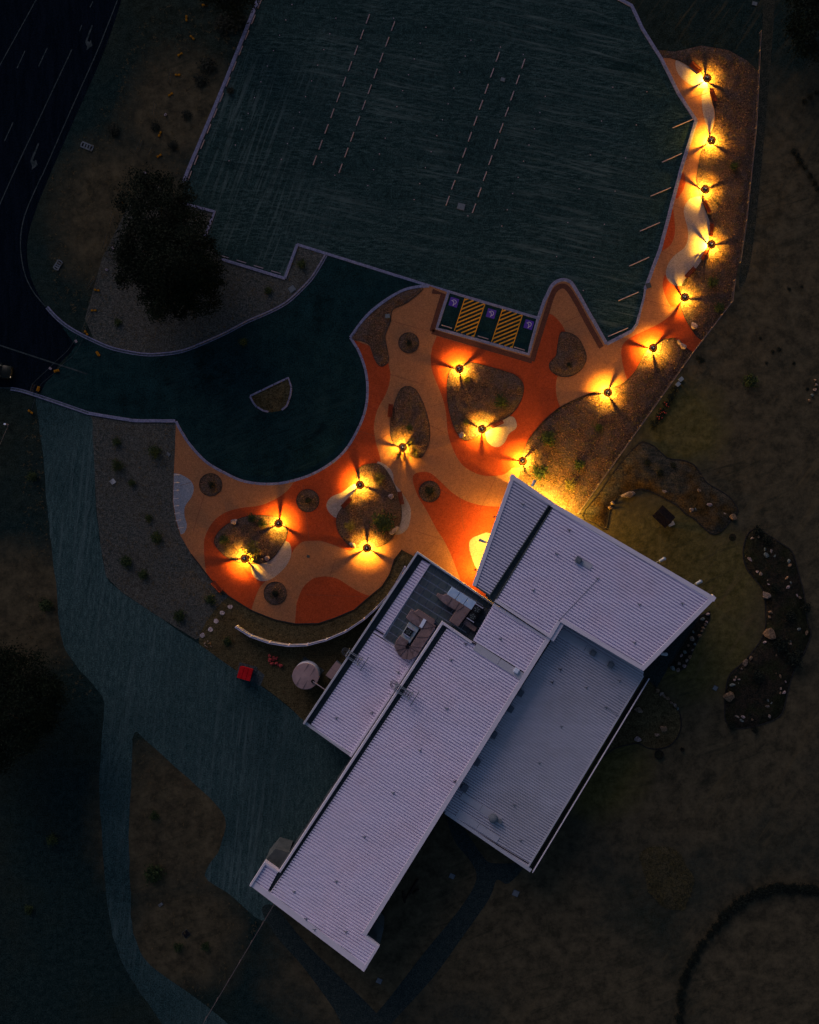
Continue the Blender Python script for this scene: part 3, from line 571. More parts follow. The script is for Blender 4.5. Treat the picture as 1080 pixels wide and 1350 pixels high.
o = chips('verge_grass', [(TREEBED, .8), (LEFTBED, .8), (ISL, 1)], M['tuft'], 5, 0.18, 0.0, True, seed=5); o['label'] = 'sparse dry grass on the verges along the driveway'; o['category'] = 'grass'
o = chips('scrub_grass', [(SCRUB, 3)], M['tuftl'], 9, 0.25, 0.08, True, seed=6); o['label'] = 'pale rough grass on a low mound in the lawn'; o['category'] = 'grass'
ROUGH = [(60, 240), (130, 150), (190, 20), (260, -10), (345, 10), (300, 110), (240, 240), (160, 300), (110, 430), (70, 400)]
o = chips('rough_grass', [(ROUGH, 1), ([(55, 545), (62, 667), (75, 783), (92, 866), (130, 920), (100, 930), (30, 830), (30, 560)], 1), ([(178, 970), (295, 1075), (296, 1095), (270, 1156), (345, 1214), (275, 1326), (187, 1250), (174, 1160)], .7), (G4, .6), (G3, .5)], M['tuft'], 2.2, 0.28, 0.02, True, seed=8)
o['label'] = 'rough grass and weeds along the gravel and the road verge'; o['category'] = 'grass'

# ------------------------------------------------------------------ painted markings
ZR = 0.024
def marking(name, pts, w, parent=None, z=ZR, m=None):
    return strip(name, pts, w, z, m or M['paint'], parent, 'structure')
marking('edge_line', crv([(170, -40), (155, 0), (128, 68), (98, 135), (59, 224), (53, 236), (33, 283), (27, 320), (31.7, 357), (43, 383), (60, 404)], 4, False), 0.16)
marking('lane_line', [(70, -40), (47.5, 0), (0, 86), (-30, 140)], 0.14)
marking('lane_line', [(95, 65), (20, 224), (0, 269), (-25, 325)], 0.16)
for a, c in [((33, 67), (22.5, 90)), ((62.5, 63), (51, 87.5)), ((17.5, 161), (6, 186)), ((122.5, 2), (118.7, 9.7)), ((108, 33), (105, 41))]:
    marking('lane_dash', [a, c], 0.15)
marking('edge_line', [(-30, 511), (14, 511.5)], 0.16)
marking('give_way_line', [(-20, 449), (0, 455.3), (115, 493)], 0.2, z=0.030)
marking('trench_patch_edge', crv([(101.7, 442), (91, 460), (73, 477), (63, 487), (44, 505), (40, 515)], 4, False), 0.06, z=0.034)
marking('trench_patch_edge', crv([(109, 447), (98, 467), (83, 480), (70, 493), (53, 508), (47, 523), (42, 540)], 4, False), 0.06, z=0.034)
for pts in ([(113.7, 51), (121, 33), (122.6, 33.6), (116.4, 51), (115.8, 54), (118, 55.6), (119.7, 52.5), (122, 60), (114, 66.3), (115, 61.5), (112.4, 56)],
            [(41.7, 208), (50, 188.7), (51.8, 189.3), (44.6, 208), (43.6, 211.5), (45.6, 212.6), (47.5, 210.3), (49.7, 217.5), (41.6, 224.3), (42.6, 219.8), (40, 212.5)]):
    sheet('turn_arrow', pts, ZR, M['paint'])
# accessible bays
U = Vector((0.957, 0.289)); Vv = Vector((-0.293, 0.956))
for quad in ([(613.4, 392.3), (639.6, 400.5), (624.7, 444.4), (599.2, 435.7)], [(663, 407), (688.9, 415.3), (675.3, 459), (648.3, 450.7)]):
    root = tag(empty('hatched_zone', P(*quad[3], 0.0)), kind='structure')
    A, B_, D_, E_ = (Vector(q) for q in quad)      # top-left, top-right, bottom-right, bottom-left
    marking('border_line', [tuple(A), tuple(E_)], 0.12, root, 0.028, M['yellow']); marking('border_line', [tuple(B_), tuple(D_)], 0.12, root, 0.028, M['yellow'])
    poly = [A, B_, D_, E_]; dirv = Vector((0.92, -0.38)); nrm = Vector((0.38, 0.92))
    lo = min(p.dot(nrm) for p in poly); hi = max(p.dot(nrm) for p in poly); n = 11
    for i in range(n):
        c = lo + (hi - lo) * (i + 0.6) / n; xs = []
        for j in range(4):
            p, q = poly[j - 1], poly[j]; dp, dq = p.dot(nrm) - c, q.dot(nrm) - c
            if dp * dq < 0: xs.append(p + (q - p) * (dp / (dp - dq)))
        if len(xs) == 2: marking('hatch_stripe', [tuple(xs[0]), tuple(xs[1])], 0.2, root, 0.032, M['yellow'])
for cx, cy in ((598.4, 398.5), (647.7, 413.4), (697.3, 428)):
    c = Vector((cx, cy)); root = tag(empty('accessible_symbol', P(cx, cy, 0)), kind='structure')
    def q(u, v): return tuple(c + U * u + Vv * v)
    sheet('symbol_square', [q(-5.8, -5.8), q(5.8, -5.8), q(5.8, 5.8), q(-5.8, 5.8)], 0.028, M['purple'], root)
    arc = [q(0.2 + 2.9 * math.cos(t), -0.4 + 2.9 * math.sin(t)) for t in [R(a) for a in range(-150, 100, 12)]]
    marking('wheel_mark', arc, 0.09, root, 0.032, M['paintw'])
    marking('figure_mark', [q(-3.6, -1.6), q(-0.6, -1.0), q(0.6, 1.4), q(0.4, 3.4)], 0.10, root, 0.036, M['paintw'])
    sheet('figure_head', [q(0.3 + .75 * math.cos(t * .785), 3.9 + .75 * math.sin(t * .785)) for t in range(8)], 0.040, M['paintw'], root)

# ------------------------------------------------------------------ wheel stops, bay markers
def stop_mesh(L):
    b = MB(); w, h = 0.075, 0.10
    pr = [(-w, 0), (-w * .6, h), (w * .6, h), (w, 0)]
    vs = [(x, y, z) for x in (-L / 2, L / 2) for y, z in pr]
    b.add(vs, [(0, 1, 2, 3), (7, 6, 5, 4), (0, 4, 5, 1), (1, 5, 6, 2), (2, 6, 7, 3)])
    me = bpy.data.meshes.new('wheel_stop'); me.from_pydata(b.v, [], b.f); me.update(); me.materials.append(M['stop']); return me
st_short, st_long, st_bay = stop_mesh(1.45), stop_mesh(3.2), stop_mesh(1.65)
def wheel_stop(px, py, dx, dy, me, label, group, z=0.012):
    o = link('wheel_stop', me, None); o.location = P(px, py, z); o.rotation_euler.z = img_angle(dx, dy) + random.uniform(-.012, .012)
    return tag(o, label, 'wheel stop', group)
rows = {'leftmost mid-lot line': ((485, 25), (415, 211.5)), 'second mid-lot line': ((518.3, 34.5), (449, 222)),
        'third mid-lot line': ((656.3, 75), (590.3, 264.7)), 'rightmost mid-lot line': ((690, 84), (625, 274.7))}
for rn, (a, c) in rows.items():
    for i in range(10):
        t = i / 9; wheel_stop(a[0] + (c[0] - a[0]) * t, a[1] + (c[1] - a[1]) * t, -.345, .94, st_short, f'thin wheel stop, {ORD[i]} from the top of the {rn}', 'wheel stops in the gravel car park')
for i in range(12):
    t = i / 10; wheel_stop(342.5 + (258.7 - 342.5) * t, 5 + 206 * t, -.375, .927, st_short, f'thin wheel stop along the left kerb, {ORD[i]} from the top', 'wheel stops along the left kerb')
for i, (x, y) in enumerate(((296, 338.5), (318.5, 345), (341, 352), (364, 359))):
    wheel_stop(x, y, .96, .3, st_short, f'thin wheel stop beside the big dark tree, {ORD[i]} from the tree', 'wheel stops by the tree')
for i, (x, y) in enumerate(((900, 163), (886, 208), (871, 253), (857, 299), (842.7, 345), (828.7, 390.7), (815, 438))):
    wheel_stop(x, y, .917, -.4, st_long, f'long slanted wheel stop off the lamp-lit path kerb, {ORD[i]} from the top', 'long wheel stops on the right of the car park')
for i, (x, y) in enumerate(((589, 430.6), (637, 445), (685, 459.7))):
    wheel_stop(x, y, .957, .289, st_bay, f'pink wheel stop at the foot of the {("left", "middle", "right")[i]} accessible bay', 'wheel stops in the accessible bays', 0.02)
b = MB(); b.lathe((0, 0, 0), [(0.075, 0), (0.065, 0.03), (0.03, 0.045), (0.001, 0.048)], 8)
mk = bpy.data.meshes.new('bay_marker'); mk.from_pydata(b.v, [], b.f); mk.update(); mk.materials.append(mat('marker_plastic', (0.30, 0.23, 0.30)))
mrows = [((385, 6), (360.7, 66.7), 4), ((443, 24), (371, 210), 10), ((561.7, 36), (485, 244.7), 11), ((621, 53), (546, 263), 11), ((719, 127), (661.7, 298), 9), ((352.5, 87), (302, 212), 7), ((808, 115), (734, 338), 6), ((853, 121), (769, 383), 7), ((519, 24), (519, 24), 1), ((424, 214), (424, 214), 1), ((441.5, 231), (441.5, 231), 1), ((660, 62), (660, 62), 1), ((690, 72), (690, 72), 1), ((617, 284.5), (617, 284.5), 1)]
k = 0
for i, (a, c, n) in enumerate(mrows):
    for j in range(n):
        t = j / max(1, n - 1); o = link('bay_marker', mk, None); o.location = P(a[0] + (c[0] - a[0]) * t, a[1] + (c[1] - a[1]) * t, 0.012)
        tag(o, 'tiny pale bay marker dot set in the gravel car park', 'marker', 'bay marker dots in the car park')

# ------------------------------------------------------------------ pit lids, grates
def pit_lid(px, py, s1, s2, dx, dy, m, label, h=0.05, z=0.012):
    root = empty('pit_lid', P(px, py, z), img_angle(dx, dy)); tag(root, label, 'lid')
    b = MB(); b.box((0, 0, h / 2), s1 / 2, s2 / 2, h / 2); o = link('frame', _me(b, 'frame', M['pad']), None); o.parent = root
    b = MB(); b.box((0, 0, h + .008), s1 / 2 - .05, s2 / 2 - .05, .012); o = link('cover', _me(b, 'cover', M[m]), None); o.parent = root
    return root
def _me(b, name, m):
    me = bpy.data.meshes.new(name); me.from_pydata(b.v, [], b.f); me.update(); me.materials.append(m); return me
def part(root, name, b, m, smooth=False):
    me = _me(b, name, m)
    if smooth:
        for p in me.polygons: p.use_smooth = True
    o = bpy.data.objects.new(name, me); C.objects.link(o); o.parent = root; return o
pit_lid(608, 272.5, 1.15, 1.0, .957, .28, 'lid', 'square blue-grey drain lid between the right double row of wheel stops', z=0.014)
pit_lid(663, 105, .7, .6, .957, .28, 'lid', 'small faint drain lid near the top of the right double row', z=0.014)
pit_lid(149, 635, .8, .8, .75, -.6, 'lidw', 'pale square pit lid in the dry bed left of the plaza', z=0.02)
pit_lid(222, 599, .65, .6, .8, .5, 'lid', 'dull pit lid beside the plaza edge below the driveway', z=0.02)
pit_lid(385, 381, 1.0, .9, .75, -.55, 'lid', 'grey pit lid tucked behind the curved driveway kerb', z=0.02)
pit_lid(511, 417, .75, .65, .98, -.1, 'lid', 'small bluish lid in the bed at the top left of the plaza', h=.16, z=0.2)
pit_lid(596, 1155, .85, .75, .9, .4, 'lid', 'grey lid on the lawn between the two footpaths', z=0.012)
pit_lid(680, 1177.5, .95, .9, .9, .4, 'lid', 'grey lid on the lawn below the lower right roof', z=0.012)
pit_lid(500, 1293, .85, .8, .9, .4, 'lid', 'grey lid on the lawn below the long roof corner', z=0.012)
pit_lid(943, 907, .7, .7, .85, .5, 'lid', 'small blue-grey lid on the lawn left of the rock bed', z=0.012)
pit_lid(212, 1192.5, .7, .45, .8, -.6, 'lid', 'narrow grey lid in the triangular grass island', z=0.012)
pit_lid(245.5, 1231, 1.0, 1.0, .75, -.65, 'black', 'black square pit cover in the lower grass island', z=0.012)
pit_lid(406.5, 733.5, .45, .4, .9, .3, 'darksteel', 'small dark floor box in the plaza paving', h=.02, z=ZP + .012)
pit_lid(855, 376.5, .75, .75, .95, -.3, 'darksteel', 'dark square pit beside the kerb by the slanted wheel stops', z=ZP + .012)
pit_lid(995, 5, .8, .6, .95, .2, 'lid', 'pale lid in the dark grass at the top right', z=0.05)
def grate(px, py, L, W, dx, dy, label):
    root = empty('drain_grate', P(px, py, 0.012), img_angle(dx, dy)); tag(root, label, 'grate')
    b = MB()
    for s in (-1, 1): b.box((0, s * W / 2, .05), L / 2, .09, .05); b.box((s * L / 2, 0, .048), .09, W / 2 - .09, .045)
    part(root, 'frame', b, M['lid'])
    for i in (-1, 0, 1):
        b = MB(); b.box((i * L / 4.2, 0, .044), .11, W / 2 - .09, .035); part(root, 'bar', b, M['lid'])
    b = MB(); b.box((0, 0, .008), L / 2 - .09, W / 2 - .09, .006); part(root, 'sump', b, M['black'])
grate(115, 193, 1.75, .72, .93, .37, 'ladder-like drain grate on the verge by the upper turn arrow')
grate(76.7, 349.5, 1.4, .7, -.52, .85, 'ladder-like drain grate on the verge at the road bend')

# ------------------------------------------------------------------ lamps
def lamp_parts():
    root = empty('plaza_lamp')
    b = MB(); b.lathe((0, 0, 0), [(0.001, .04), (.30, .04), (.34, 0.0)], 24); part(root, 'base_plate', b, M['darksteel'])
    for k in range(3):
        a = k * 2 * math.pi / 3
        b = MB(); x, y = .27 * math.cos(a), .27 * math.sin(a)
        b.box((x, y, .44), .02, .036, .40, a); part(root, 'strut', b, M['darksteel'])
    b = MB(); b.lathe((0, 0, 0), [(.32, .775), (.48, .765), (.60, .745), (.64, .765), (.66, .77)], 32); part(root, 'brim', b, M['brim'], True)
    b = MB(); b.lathe((0, 0, 0), [(.345, .755), (.335, .86), (.28, .94), (.19, 1.0), (.10, 1.025), (.001, 1.03)], 24); part(root, 'hat', b, M['hat'], True)
    b = MB(); b.lathe((0, 0, 0), [(.075, 1.02), (.07, 1.12), (.05, 1.16), (.001, 1.17)], 12); part(root, 'cap', b, M['cap'], True)
    return root
def batwing(d, p, eps):
    d.use_nodes = True; nt = d.node_tree; N = nt.nodes; L = nt.links; em = N['Emission']
    tc = N.new('ShaderNodeTexCoord'); sp = N.new('ShaderNodeSeparateXYZ'); L.new(tc.outputs['Normal'], sp.inputs[0])
    ab = N.new('ShaderNodeMath'); ab.operation = 'ABSOLUTE'; L.new(sp.outputs['Z'], ab.inputs[0])
    ad = N.new('ShaderNodeMath'); ad.operation = 'ADD'; ad.inputs[1].default_value = eps; L.new(ab.outputs[0], ad.inputs[0])
    pw = N.new('ShaderNodeMath'); pw.operation = 'POWER'; pw.inputs[1].default_value = -p; L.new(ad.outputs[0], pw.inputs[0])
    L.new(pw.outputs[0], em.inputs['Strength'])
ld = bpy.data.lights.new('lamp_light', 'POINT'); ld.energy = LAMP_W; ld.color = AMBER; ld.shadow_soft_size = 0.03; batwing(ld, 0.55, 0.10)
ld2 = bpy.data.lights.new('lamp_bulb', 'POINT'); ld2.energy = LAMP_W * 6.0; ld2.color = (1.0, 0.50, 0.035); ld2.shadow_soft_size = 0.022; batwing(ld2, 0.0, 0.1)
bm_ = M['brim']; nt_ = bm_.node_tree; tr_ = nt_.nodes.new('ShaderNodeBsdfTranslucent'); tr_.inputs[0].default_value = (.004, .0016, .00015, 1); ad_ = nt_.nodes.new('ShaderNodeAddShader')
nt_.links.new(nt_.nodes['Principled BSDF'].outputs[0], ad_.inputs[0]); nt_.links.new(tr_.outputs[0], ad_.inputs[1]); nt_.links.new(ad_.outputs[0], nt_.nodes['Material Output'].inputs[0])
LAMPS = [(931, 105, (-.85, .5), 'topmost plaza lamp, at the head of the lit path', 0.05), (936.5, 186.5, (0, -1), 'second lamp from the top on the lit path', 0.05),
         (928.5, 251, (.9, -.42), 'third lamp from the top on the lit path, above a bench', 0.05), (936.5, 323.5, (.95, -.2), 'fourth lamp from the top, between two benches on the lit path', 0.05),
         (901.5, 393, (1, .03), 'lamp at the bend where the lit path meets the plaza', 0.08), (860, 459.5, (-.95, -.28), 'lamp beside the rounded tip of the long planting bed', 0.1),
         (800.5, 518, (.45, -.9), 'lamp on the straight edge of the long planting bed', 0.1), (688.5, 608, (-.97, -.2), 'lamp closest to the pointed roof corner', 0.1),
         (635.5, 566, (0, 1), 'lamp with a bench at the lower edge of the large oval bed', 0.12), (605.5, 487, (-.95, -.33), 'lamp below the accessible bays', 0.12),
         (531, 590, (-.97, -.25), 'lamp half hidden by strappy leaves in the narrow oval bed', 0.12), (475, 639.5, (-.2, -1), 'lamp at the upper left edge of the bed with two benches', 0.12),
         (484, 722.5, (0, -1), 'lamp at the bottom edge of the bed with two benches', 0.12), (368, 690, (.05, -1), 'lamp at the upper right end of the leftmost bed', 0.12),
         (323.5, 736, (-.95, .1), 'lamp at the lower edge of the leftmost bed', 0.12)]
proto = None; LROOTS = []
for x, y, (dx, dy), lab, z in LAMPS:
    loc = P(x, y, z + .35); loc.z = z; rz = img_angle(dx, dy)
    if proto is None: o = proto = lamp_parts(); o.location = loc; o.rotation_euler.z = rz
    else: o = copy_tree(proto, loc, rz)
    tag(o, lab, 'lamp', 'round lamps around the plaza')
    LROOTS.append(o)
lrnd = random.Random(21)
for o in LROOTS:
    fac = lrnd.uniform(.75, 1.3)
    for d, zz in ((ld, .66), (ld2, .845)):
        d = d.copy(); d.energy *= fac; l = bpy.data.objects.new('lamp_light', d); C.objects.link(l); l.parent = o; l.location = (0, 0, zz)

# ------------------------------------------------------------------ benches
def bench_parts():
    root = empty('bench'); L = 1.9
    for i in range(3):
        b = MB(); b.box((0, (i - 1) * .19, .43), L / 2, .085, .025); part(root, 'seat_slat', b, M['bench'])
    for sx in (-.75, .75):
        b = MB(); b.box((sx, 0, .20), .04, .26, .2); part(root, 'leg', b, M['darksteel'])
    for i in range(2):
        b = MB(); b.box((0, .30 + .03 * i, .58 + .17 * i), L / 2, .02, .07); part(root, 'back_slat', b, M['bench'])
    for sx in (-.75, .75):
        b = MB(); b.bar((sx, .25, .38), (sx, .36, .84), .04, .04); part(root, 'back_post', b, M['darksteel'])
    return root
BENCH = [(916, 91, .75, .66, 'red bench above left of the topmost lamp'), (940, 126, -.29, -.96, 'red bench just below the topmost lamp'),
         (931.5, 273, -.4, -.9, 'red bench just below the third lamp of the lit path'), (937.5, 304, .05, -1, 'red bench just above the fourth lamp of the lit path'),
         (929.5, 335.5, .51, -.86, 'red bench just below the fourth lamp of the lit path'), (909.6, 360, .68, -.73, 'dark bench at the lower end of the pale wavy paving'),
         (515, 541.5, .11, -1, 'red bench on the left of the narrow oval bed'), (457.5, 663, .68, -.73, 'bench on the pale paving left of the two-bench bed'),
         (529, 656.5, -.2, -.98, 'red bench on the right edge of the two-bench bed'), (655.5, 559, -.9, .42, 'red bench beside the lamp on the large oval bed'),
         (287, 773, -.68, -.73, 'dark red bench on the lower left rim of the plaza')]
bp = None
for x, y, dx, dy, lab in BENCH:
    loc = P(x, y, .3); loc.z = ZP + .01; rz = img_angle(dx, dy)
    if bp is None: o = bp = bench_parts(); o.location = loc; o.rotation_euler.z = rz
    else: o = copy_tree(bp, loc, rz)
    tag(o, lab, 'bench', 'slatted benches around the plaza')

# ------------------------------------------------------------------ bike hoops, stepping stones
b = MB()
pts = [Vector((.33 * math.cos(t), 0, .5 + .3 * math.sin(t))) for t in [math.pi * k / 8 for k in range(9)]]
pts = [Vector((.33, 0, 0))] + pts + [Vector((-.33, 0, 0))]
for i in range(len(pts) - 1): b.tube(pts[i], pts[i + 1], .035, 6)
hoop = _me(b, 'bike_hoop', M['paintw'])
for i, (x, y) in enumerate(((233.8, 626), (233.6, 636.4), (233, 646.8), (233, 657.4), (233.6, 667), (234.2, 676.7), (236, 686), (239, 696))):
    o = link('bike_hoop', hoop, None); o.location = P(x, y, ZP + .01); o.rotation_euler.z = img_angle(1, -.08 - .02 * i)
    tag(o, f'bike hoop on the blue-grey paving at the plaza\'s left rim, {ORD[i]} from the top', 'bike hoop', 'bike hoops on the blue-grey paving')
for i, (x, y) in enumerate(((303.6, 800), (293, 808), (285, 818.7), (277.7, 829.7), (267, 837.4))):
    c = [(3.2 * (1 + .12 * math.sin(3 * t + i)) * math.cos(t), 3.0 * (1 + .1 * math.cos(2 * t + i)) * math.sin(t)) for t in [k * math.pi / 8 for k in range(16)]]
    b = MB(); b.prism([(u / S, v / S) for u, v in c], -.02, .06); o = link('stepping_stone', _me(b, 'stepping_stone', M['step']), None); o.location = P(x, y, .012)
    tag(o, f'round pale stepping stone below the plaza rim, {ORD[i]} from the plaza', 'stepping stone', 'stepping stones below the plaza')

# ------------------------------------------------------------------ rocks
def rock_mesh(seed, flat=.7, cuts=13):
    rnd = random.Random(seed); bm = bmesh.new(); bmesh.ops.create_icosphere(bm, subdivisions=2, radius=.62)
    for _ in range(cuts):
        n = Vector((rnd.gauss(0, 1), rnd.gauss(0, 1), rnd.gauss(0, .7))).normalized(); d = rnd.uniform(.30, .46)
        for v in bm.verts:
            e = v.co.dot(n) - d
            if e > 0: v.co -= n * e
    for v in bm.verts:
        v.co *= 1 + .06 * noise.noise(v.co * 3 + Vector((seed, 0, 0))); v.co.z = v.co.z * flat + .18
    me = bpy.data.meshes.new('boulder'); bm.to_mesh(me); bm.free(); return me
rock_me = {}
def rock(px, py, w, h, ang, m, label, z=0.1, group=None, name='boulder', seed=None):
    k = (random.randint(0, 4) if seed is None else seed, m)
    if k not in rock_me: me = rock_mesh(k[0] * 13 + 5); me.materials.append(M[m]); rock_me[k] = me
    o = link(name, rock_me[k], None); o.location = P(px, py, z + .15); o.location.z = z
    o.rotation_euler.z = -R(ang); o.scale = (w / S, h / S, min(w, h) / S * .9)
    return tag(o, label, 'rock', group)
for a in [(309, 687.5, 12, 7, -12, 'stonep', 'pinkish stone block on the upper left rim of the leftmost bed'), (352.5, 736, 9, 6.5, -15, 'stonep', 'pale boulder at the lower right rim of the leftmost bed'),
          (345, 738, 6, 5, 0, 'stoneb', 'small ochre boulder touching the pale one at the leftmost bed'), (519.5, 700, 15, 8.5, -45, 'stonep', 'long pale stone on the lower right rim of the two-bench bed'),
          (465, 718, 12, 8, 25, 'stonep', 'speckled stone block on the lower left rim of the two-bench bed'), (516, 655, 8, 7, 10, 'stonep', 'flat pinkish stone inside the two-bench bed'),
          (609.6, 573.7, 10, 8, 40, 'stonep', 'pinkish boulder on the lower left rim of the large oval bed'), (914.5, 429.6, 9.5, 11, 20, 'stonep', 'round pale boulder below the path bend lamp'),
          (895.6, 451, 5, 8, -20, 'stonep', 'upright white stone at the tip of the long bed'), (901, 456.5, 7, 11, -35, 'stonep', 'pale stone beside the upright white one at the long bed tip'),
          (830, 652.5, 21, 8, -12, 'stone', 'long log-shaped rock at the head of the mown mound'), (807.5, 663, 6, 6, 0, 'stone', 'small rock left of the log-shaped rock, upper of two'),
          (804.5, 669, 7, 6, 0, 'stoneb', 'small rock left of the log-shaped rock, lower of two'), (967, 682, 10, 9, 20, 'stoneb', 'ochre boulder at the right end of the mown mound'),
          (876, 648, 7, 6, 0, 'stone', 'pale rock on the left part of the mown mound'), (921.5, 646.7, 6, 6, 30, 'stoneb', 'ochre rock near the upper edge of the mown mound'), (915, 646, 4, 3.5, 0, 'stoneb', 'tiny ochre pebble left of the ochre rock on the mown mound'),
          (936, 666, 9, 5, 10, 'stonep', 'pale lilac stone in the middle of the mown mound'), (912, 673, 7, 6, 30, 'stone', 'rounded rock near the lower edge of the mown mound'), (917, 671.5, 4.5, 5, 0, 'stoneg', 'grey rock touching the rounded one on the mown mound'), (956, 677, 4, 4, 0, 'stone', 'small rock left of the ochre boulder on the mown mound'),
          (1009.5, 785, 12, 13, 10, 'stone', 'square pinkish boulder on the waist of the rock bed'), (1014.5, 836, 17, 16, 20, 'stoneb', 'largest ochre boulder on the left edge of the rock bed'), (961.5, 919, 16, 14, 0, 'stoneb', 'ochre boulder on the lower left rim of the rock bed'),
          (983.5, 873, 8, 10, 15, 'stone', 'brown boulder on the left rim above the lower lobe of the rock bed'), (1010, 732, 8.5, 8, 0, 'stoneg', 'blue-grey round boulder in the upper rock bed'), (990, 738, 10, 4.5, 32, 'stonep', 'thin pink slab in the upper left of the rock bed'),
          (992.5, 709.5, 7, 5, -20, 'stone', 'pale rock at the very top of the rock bed'), (965.5, 903, 9, 6, -20, 'stoneg', 'grey-green boulder above the lower left ochre boulder'), (999.5, 911.5, 10, 4, 25, 'stonep', 'slender pale slab in the lower lobe of the rock bed'), (1015, 917.5, 10, 5, 25, 'stoneg', 'grey slab in the lower lobe of the rock bed'), (971, 944, 9, 6, 15, 'stone', 'pale rock at the bottom left of the rock bed'), (979, 950, 8, 5, 0, 'stoneg', 'grey-green rock at the bottom of the rock bed'), (1027, 860, 6, 9, 20, 'stoneg', 'grey upright rock in the middle of the rock bed'), (1064, 834, 5.5, 6.5, 20, 'stoneb', 'ochre rock on the right rim of the rock bed'), (1048, 837.5, 8, 4, -30, 'stone', 'small brown slab right of the largest ochre boulder'),
          (842, 936, 11, 8, 15, 'stone', 'triangular rock near the roof edge in the round garden'), (875, 961.5, 11, 9, 30, 'stoneb', 'pointed ochre rock in the round garden'), (866, 969, 7, 6, 0, 'stone', 'grey rock below the pointed one in the round garden'), (841, 974.5, 9, 8, 0, 'stonep', 'pale square rock at the lower left of the round garden'),
          (912.5, 841.5, 7.5, 8, 20, 'stone', 'largest brown rock in the narrow rock border'), (916.5, 849.5, 3.8, 3.8, 0, 'stoneg', 'small pale blue stone in the narrow rock border')]:
    rock(*a, z=0.2 if a[0] < 760 else .14)
small = {'small stone lying in the upper part of the kidney-shaped rock bed': [(1000, 708, 4), (1009, 724, 5), (1017, 727, 5), (1021, 733, 4), (1040, 740, 5), (1041, 745, 5), (999, 754, 4), (1003, 757, 5), (1014, 770, 4), (1012, 765, 3), (1038, 762, 6), (1043, 768, 4), (1039, 774, 5), (1051, 785, 4), (1055, 788, 4)],
         'small stone lying in the middle of the kidney-shaped rock bed': [(1016, 807, 6), (1015, 814, 4), (1053, 829, 5), (1051, 841, 4), (1042, 849, 5), (1043, 845, 3), (1009, 847, 5), (1029, 854, 6), (1023, 864, 4), (990, 868, 5)],
         'small stone lying in the lower lobe of the kidney-shaped rock bed': [(971, 893, 4), (975, 896, 4), (969, 897, 3.5), (974, 901, 3), (978, 882, 3), (1024, 888, 4), (1029, 891, 5.5), (1036, 899, 3), (1030, 908, 4), (1034, 913, 4.5), (1029, 914, 3.5), (1013, 924, 3.5), (1017, 927, 4), (1012, 931, 5), (1015, 944, 5.5), (992, 949, 3.5), (980, 945, 5)]}
for lab, L in small.items():
    for x, y, s in L: rock(x, y, s * 1.15, s * .9, random.uniform(0, 180), random.choice(['stone', 'stoneb', 'stonep', 'stoneg', 'stone']), lab, z=.24, group=lab + 's', name='rock')
for lab, L in {'small edging rock in the narrow rock border right of the large roof': [(934, 810, 5.5), (926.5, 816, 5), (932, 820, 4), (930, 824, 3.5), (927.5, 828, 5), (926, 832, 4), (914, 833, 4), (922, 838, 5), (913.5, 857, 4), (903, 860, 5), (909, 866, 5), (905.5, 871, 4.5), (902, 878, 5), (895.5, 875, 4.5), (887, 881, 6.5), (893.5, 883.5, 5.5), (899, 864, 5), (908, 851, 4)],
               'small edging rock along the curved top edge of the round garden': [(867, 911, 6), (872, 914.5, 6), (875.5, 917.5, 5), (880.5, 921, 5.5), (885, 926, 5), (890, 930, 5.5), (894, 934, 4.5)],
               'small brown rock at the right edge of the photo beside the worn path': [(1075.5, 501, 3.5), (1076.5, 507, 4), (1075, 514, 5), (1071.5, 521, 4), (1067.5, 528, 3.5)],
               'pale stone in the small ring below the stepping stones': [(270, 848, 2.5), (276.5, 848.5, 3), (278, 852, 2.5), (273, 853, 2.5), (270.5, 851.5, 2.2), (274, 845.5, 2.4)]}.items():
    for x, y, s in L: rock(x, y, s * 1.15, s * .95, random.uniform(0, 180), random.choice(['stone', 'stoneb', 'stonep', 'stoneg']), lab, z=.1, group=lab + 's', name='rock')
rr = random.Random(5)
for i in range(13):
    x, y = 355 + rr.uniform(0, 16), 866 + rr.uniform(0, 11)
    rock(x, y + (x - 363) * .25, rr.uniform(4, 6), rr.uniform(4, 5.5), rr.uniform(0, 180), 'redrock', 'red lump in the pile between the tank and the red skip', z=.06 + rr.uniform(0, .15), group='pile of red lumps', name='red_lump')

# ------------------------------------------------------------------ building
AX = Vector((.851, .525)); UW = Vector((.851, -.525, 0)); VW = Vector((.525, .851, 0))   # ribs' heading; the long axis
bld = empty('visitor_centre', P(560, 960, 0)); tag(bld, 'long visitor centre with joined ribbed metal roofs beside the lit plaza', 'building')
def bpart(name, b, m, parent=None, smooth=False): return b.build(name, m, None if False else bld) if parent is None else sub(name, b, m, parent)
def sub(name, b, m, parent):
    me = _me(b, name, m); o = bpy.data.objects.new(name, me); C.objects.link(o); o.parent = parent
    return o
class Roof:
    def __init__(s, px0, z0, slope):
        p = P(*px0, z0); s.z0 = z0; s.p = p; s.g = UW * slope
    def z(s, x, y): return s.z0 + (x - s.p.x) * s.g.x + (y - s.p.y) * s.g.y
    def at(s, px, py, dz=0):
        z = s.z0
        for _ in range(4): q = P(px, py, z); z = s.z(q.x, q.y)
        q = P(px, py, z); q.z += dz; return q
    def poly(s, pts, dz=0): return [s.at(x, y, dz) for x, y in pts]
RM = Roof((540, 1000), 6.6, .035); RN = Roof((800, 780), 7.2, .02); RW = Roof((680, 700), 7.0, -.02); RL = Roof((470, 920), 5.0, .03); RS = Roof((720, 990), 4.6, -.03)
